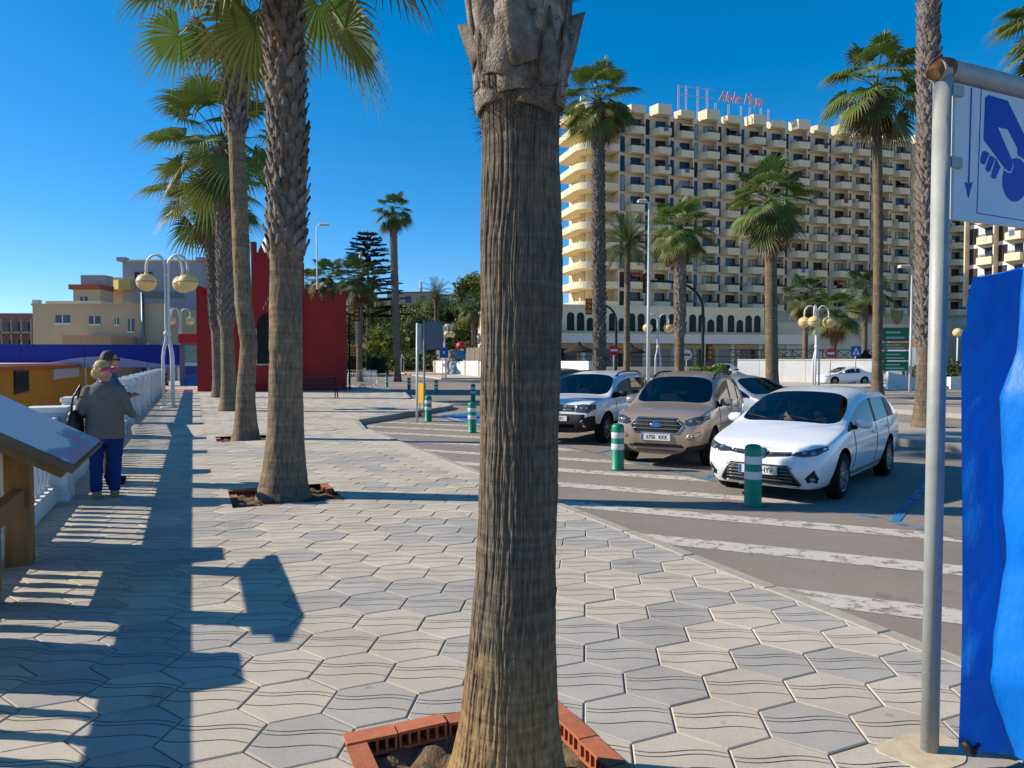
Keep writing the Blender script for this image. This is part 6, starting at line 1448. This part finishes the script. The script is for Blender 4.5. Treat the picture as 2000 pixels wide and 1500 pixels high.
# ================================================================== traffic lights, masts and tall street lights
m_tlb = M('signal_black', (22,22,24), .5, .4); m_hood = M('signal_amber', (206,130,30), .5, .4)
def signal_head(t, x, y, z, s=1.0, rz=0, hood=m_hood):
    h = MB().bbox(-.24*s,.24*s,.02*s,.10*s,-.58*s,.58*s,.03).obj('backplate', m_tlb, t, (x,y,z), rz)
    for k in (-1,0,1):
        MB().lathe([(.12*s,0),(.14*s,.01*s),(.14*s,.16*s),(.13*s,.16*s),(.12*s,.03*s),(.002,.03*s)], 14, caps=False).obj('lamp_hood', hood, h, (.04*s,.02*s,.36*s*k)).rotation_euler = (R(90),0,R(-25))
def mast(label, px, Y, zc, armx, armz, extra=None):
    t = thing('traffic_signal', label, 'traffic signal', Vector(((px-1000)*Y/F, Y, 0))); pts = [(0,0,-.02),(0,0,zc*.5),(0,0,zc)]
    for i in range(1,9):
        a = PI/2*i/8; pts.append((armx*.55*(1-math.cos(a)), 0, zc+(armz-zc)*math.sin(a)))
    pts.append((armx, 0, armz+.08)); MB().tube(pts, [.10]*3+[.08]*8+[.06], 10).obj('mast', m_tlb, t); signal_head(t, armx, -.1, armz-.1, 1.0)
    if extra: signal_head(t, .42, -.05, extra, .85)
    return t
mast('black curved traffic signal mast behind the beige crossover', 1372, 45, 4.9, -3.55, 6.65, 2.25)
mast('smaller curved traffic signal mast behind the shaggy palm trunk', 1203, 52, 4.6, -2.0, 5.75)
t = thing('traffic_signal', 'dark signal head sticking out from the red building corner', 'traffic signal', Vector((-8.6,39.0,.1))); MB().tube([(-.3,.3,0),(-.3,.3,4.1),(.1,0,4.2)], .05, 8).obj('mast', m_tlb, t); signal_head(t, .18, -.05, 4.15, .62)
def tall_light(label, px, top, Y, reach, r_=.07):
    z = CAM_H+(704-top)*Y/F; t = thing('street_light', label, 'street light', Vector(((px-1000)*Y/F, Y, 0)), 0, 'tall street lights'); MB().tube([(0,0,0),(0,0,z*.5),(0,0,z-.15),(reach*.15,0,z),(reach*.3,0,z+.02)], [r_*1.3,r_,r_*.7,r_*.6,r_*.5], 8).obj('pole', m_lampw, t)
    x0, x1 = sorted((reach*.2, reach)); MB().bbox(x0,x1,-.17,.17,z-.06,z+.10,.05).obj('lamp_head', m_hwall, t)
tall_light('tall street light behind the red building', 621, 441, 56, .95); tall_light('tall pale street light mast in front of the hotel', 1266, 396, 40, -.65, .085); tall_light('street light head peeking out left of the right palm trunk', 1778, 522, 40, -.75)
# ================================================================== signs and furniture across the road
m_sgreen = M('sign_green', (14,104,74), .5, .4); m_sred = M('sign_red', (190,24,30), .5, .4)
gs = thing('direction_sign', 'stack of green direction boards with a shield on top', 'sign', G(1749,757), R(-4)); Yg = gs.location.y
def gz(py): return CAM_H+(704-py)*Yg/F
wg = 26*Yg/F
for y0, y1, mt in ((667,640,m_sgreen),(683,669,M('sign_brown', (120,112,70), .6)),(704,686,m_sgreen),(724,706,m_sgreen)): 
    p = MB().box(-wg,wg*.92,-.03,0,gz(y0),gz(y1)).obj('board', mt, gs); hh = gz(y1)-gz(y0)
    for k in range(2): MB().box(-wg*.75,wg*(.6-.3*k),-.034,-.031,gz(y0)+hh*(.2+.38*k),gz(y0)+hh*(.34+.38*k)).obj('text_bar', M('sign_text', (150,190,170), .5), p)
for x in (-wg*.9,wg*.8): MB().tube([(x,.04,0),(x,.04,gz(642))], .05, 6).obj('leg', m_galv, gs)
q = [(-.42,.95),(.0,.88),(.42,.95),(.40,.4),(.2,.05),(0,-.12),(-.18,.05),(-.36,.4)]; xz_panel([(x,gz(632)+z*.9) for x,z in reversed(q)], -.03, 0, M('shield_brown', (128,110,84), .7), 'shield', gs); xz_panel([(x*.55,gz(632)+.1+z*.62) for x,z in reversed(q)], -.04, -.031, M('shield_gold', (150,124,66), .6), 'shield_field', gs)
bb = thing('billboard', 'bright advertising board with orange top behind the green signs', 'billboard', G(1790,752)+Vector((0,2,0)), R(-20)); MB().box(-.9,2.2,0,.1,.7,3.6).obj('panel', m_signw, bb); MB().box(-.85,2.15,-.006,-.001,2.75,3.4).obj('print', M('ad_orange', (220,136,70), .6), bb); MB().lathe([(.05,1.3),(.16,1.5),(.18,1.9),(.1,2.2)], 8, c=(1.2,-.02,0)).obj('printed_figure', M('ad_dark', (90,30,30), .6), bb)
MB().box(-.6,1.9,.02,.12,0,.69).obj('stand', m_galv, bb)
def round_sign(label, px, py, Y, rad, face, bar, pole_mat=m_galv):
    z = CAM_H+(704-py)*Y/F; t = thing('road_sign', label, 'sign', Vector(((px-1000)*Y/F, Y, 0))); MB().tube([(0,.04,0),(0,.04,z+rad)], .035, 6).obj('post', pole_mat, t)
    d = MB().lathe([(rad,0),(rad,.02)], 20).obj('disc', face, t, (0,0,z)); d.rotation_euler = (R(90),0,0); MB().box(-rad*.7,rad*.7,-.03,-.021,z-rad*.2,z+rad*.2).obj('bar', bar, t)
round_sign('red no-entry sign on the dark mast', 1199, 684, 50, .36, m_sred, m_signw); round_sign('white round sign with red bar behind the crossover', 1341, 693, 44, .33, m_signw, m_sred); round_sign('reddish round sign left of the pedestrian crossing sign', 1622, 690, 50, .36, M('sign_orange', (160,70,50), .6), m_signw)
ps = thing('crossing_sign', 'blue square pedestrian crossing sign with white triangle', 'sign', G(1671,752)); z = CAM_H+(704-686)*ps.location.y/F; MB().tube([(0,.04,0),(0,.04,z+.3)], .04, 6).obj('post', m_galv, ps); MB().box(-.36,.36,-.02,.0,z-.36,z+.36).obj('panel', M('sign_royal', (26,84,170), .5), ps); xz_panel([(-.26,z-.24),(.26,z-.24),(0,z+.26)], -.03, -.021, m_signw, 'triangle', ps); xz_panel([(-.06,z-.2),(.06,z-.2),(.03,z+.08),(-.03,z+.08)], -.036, -.031, m_ink, 'walker_symbol', ps)
hb2 = thing('hedge_bush', 'bright green bush showing above the beige crossover roof', 'bush', Vector((9.1,32.5,0))); b = MB()
for k in range(7): leaf_blob(b, (r.uniform(-.6,.6), r.uniform(-.3,.3), .8+r.uniform(0,.45)), .5, .45, .42, 900, .06, 80+k, k % 2)
b.obj('foliage', [M('bush_bright', (88,122,34), .6, .3, var=.3, vscale=3, transl=.3), m_leafl], hb2); MB().tube([(0,0,0),(0,0,.8)], .12, 8).obj('stem', m_tr_g, hb2)
# garden walls before the hotel
gw = thing('garden_wall', 'long pale grey wall behind the white saloon', 'wall', P(1440,752,58).xy.to_3d()); a = Vector((P(1440,700,58).x,58,0)); c = Vector((P(1722,700,52).x,52,0)); d = c-a; n = 6
for k in range(n):
    p, q = d*k/n, d*(k+1)/n; ang_ = math.atan2(d.y,d.x); MB().box(d.length*k/n+.01,d.length*(k+1)/n-.01,0,.25,0,1.78).obj('wall_panel', m_white, gw, rz=ang_)
MB().box(0,d.length,-.04,.29,1.781,1.86).obj('coping', m_hwall, gw, rz=math.atan2(d.y,d.x))
rp = thing('ramp_wall', 'low sloping white wall right of the tall slim palm', 'wall', G(1735,760)); xz_panel([(0,0),(3.6,0),(3.6,.25),(0,1.05)], 0, .3, m_white, 'wall', rp); MB().box(3.7,9.5,-.2,.2,0,.75).obj('end_wall', m_white, rp)
lw = thing('terrace_wall', 'low cream terrace wall with dark railings before the arcade', 'wall', Vector((5.0,68,0)), R(4))
for k in range(8): MB().box(-1+3*k+.01,2+3*k-.01,0,.25,0,1.15).obj('wall_panel', m_cream if k < 3 else m_hwall, lw)
for k in range(40): MB().tube([(-.9+.6*k,.1,1.15),(-.9+.6*k,.1,2.1)], .02, 5).obj('baluster', m_rail, lw)
MB().box(-1,23,.06,.14,2.1,2.17).obj('rail', m_rail, lw); MB().box(-1,23,.08,.12,1.6,1.65).obj('rail', m_rail, lw)
tf_ = thing('terrace_fence', 'dark crossed terrace railing above the pale wall right of centre', 'fence', Vector((20,66,0)), R(6))
for k in range(14):
    b = MB(); x = 1.5*k; b.tube([(x,0,1.8),(x+1.4,0,2.7)], .035, 5); b.tube([(x,0,2.7),(x+1.4,0,1.8)], .035, 5); b.box(x,x+1.45,-.03,.03,2.7,2.78); b.box(x,x+.07,-.04,.04,0,2.7); b.obj('rail_panel', m_rail, tf_)
m_thatch = M('thatch', (62,52,42), .95, .1, var=.3, vscale=6, bump=.8, bscale=20)
for lab, px, Y in (('dark thatched parasol on the terrace left of the shaggy palm', 1131, 72), ('thatched parasol on the terrace by the date palm', 1232, 78), ('pale thatched parasol right of the pedestrian sign', 1690, 60)):
    t = thing('thatched_parasol', lab, 'parasol', Vector(((px-1000)*Y/F, Y, 1.0 if px < 1600 else 0)), 0, 'thatched parasols'); MB().tube([(0,0,0),(0,0,2.1)], .06, 6).obj('pole', m_woodd, t); MB().lathe([(1.65,1.55),(1.5,1.72),(.7,2.1),(.25,2.32),(.12,2.62),(.02,2.66)], 18).obj('thatch', m_thatch, t)
gl = thing('garden_lamp', 'single globe garden lamp right of the grey sign pole', 'lamp', G(1869,752)); zg = CAM_H+(704-650)*gl.location.y/F; MB().tube([(0,0,0),(0,0,zg-.25)], .05, 8).obj('post', m_lampw, gl); link('globe', GLB, gl, (0,0,zg)).rotation_euler = (PI,0,0)
hg = thing('garden_hedge', 'dark garden shrubs behind the grey sign pole', 'shrub', G(1870,756)+Vector((1,3,0))); b = MB()
for k in range(10): leaf_blob(b, (r.uniform(-2.5,3.5), r.uniform(-.5,.8), r.uniform(.5,1.7)), .9, .7, .7, 420, .1, 120+k, k % 2)
b.obj('foliage', [m_leafd, m_leafm], hg)
# ================================================================== kiosk and scooter left of the red building
ki = thing('map_kiosk', 'display kiosk with red header left of the red building', 'kiosk', Vector((-20.6,46.5,.12)), R(0))
MB().box(-.95,.6,0,.5,0,2.75).obj('cabinet', M('kiosk_grey', (122,116,120), .6), ki); MB().box(-1.0,.65,-.05,.55,2.751,3.35).obj('header', m_sred, ki); MB().box(-.6,.55,-.02,-.003,1.55,2.6).obj('map_panel', M('map_green', (120,158,136), .4, var=.25, vscale=3), ki); MB().box(-.6,.55,-.02,-.003,.75,1.25).obj('blue_panel', M('kiosk_blue', (50,80,140), .5), ki); MB().box(-.6,.55,-.02,-.003,1.28,1.5).obj('white_panel', m_signw, ki); MB().box(-.5,.5,-.45,-.05,.0,.55).obj('blue_crate', M('crate_blue', (20,90,170), .5), ki)
sc = thing('scooter', 'black and grey motor scooter parked beyond the globe lamp', 'scooter', Vector((-22.2,46.0,.12)), R(20))
wm_ = MB().lathe([(.16,-.06),(.25,-.07),(.27,0),(.25,.07),(.16,.06)], 18, caps=False).mesh('wheel', m_tyre)
for y in (-.6,.6): o = link('wheel', wm_, sc, (0,y,.27)); o.rotation_euler = (0,R(90),0)
b = MB(); b.tube([(0,.55,.35),(0,.5,.8),(0,.42,1.05)], [.12,.16,.08], 8); b.tube([(0,.45,.35),(0,0,.28),(0,-.3,.5),(0,-.75,.68)], [.13,.14,.2,.1], 8); fuse(b, 'fairing', m_rimd, sc, .03, 3)
MB().bbox(-.14,.14,-.75,-.05,.70,.82,.04).obj('seat', m_blk, sc); MB().tube([(-.34,.4,1.08),(0,.44,1.04),(.34,.4,1.08)], .025, 6).obj('handlebar', m_blk, sc)
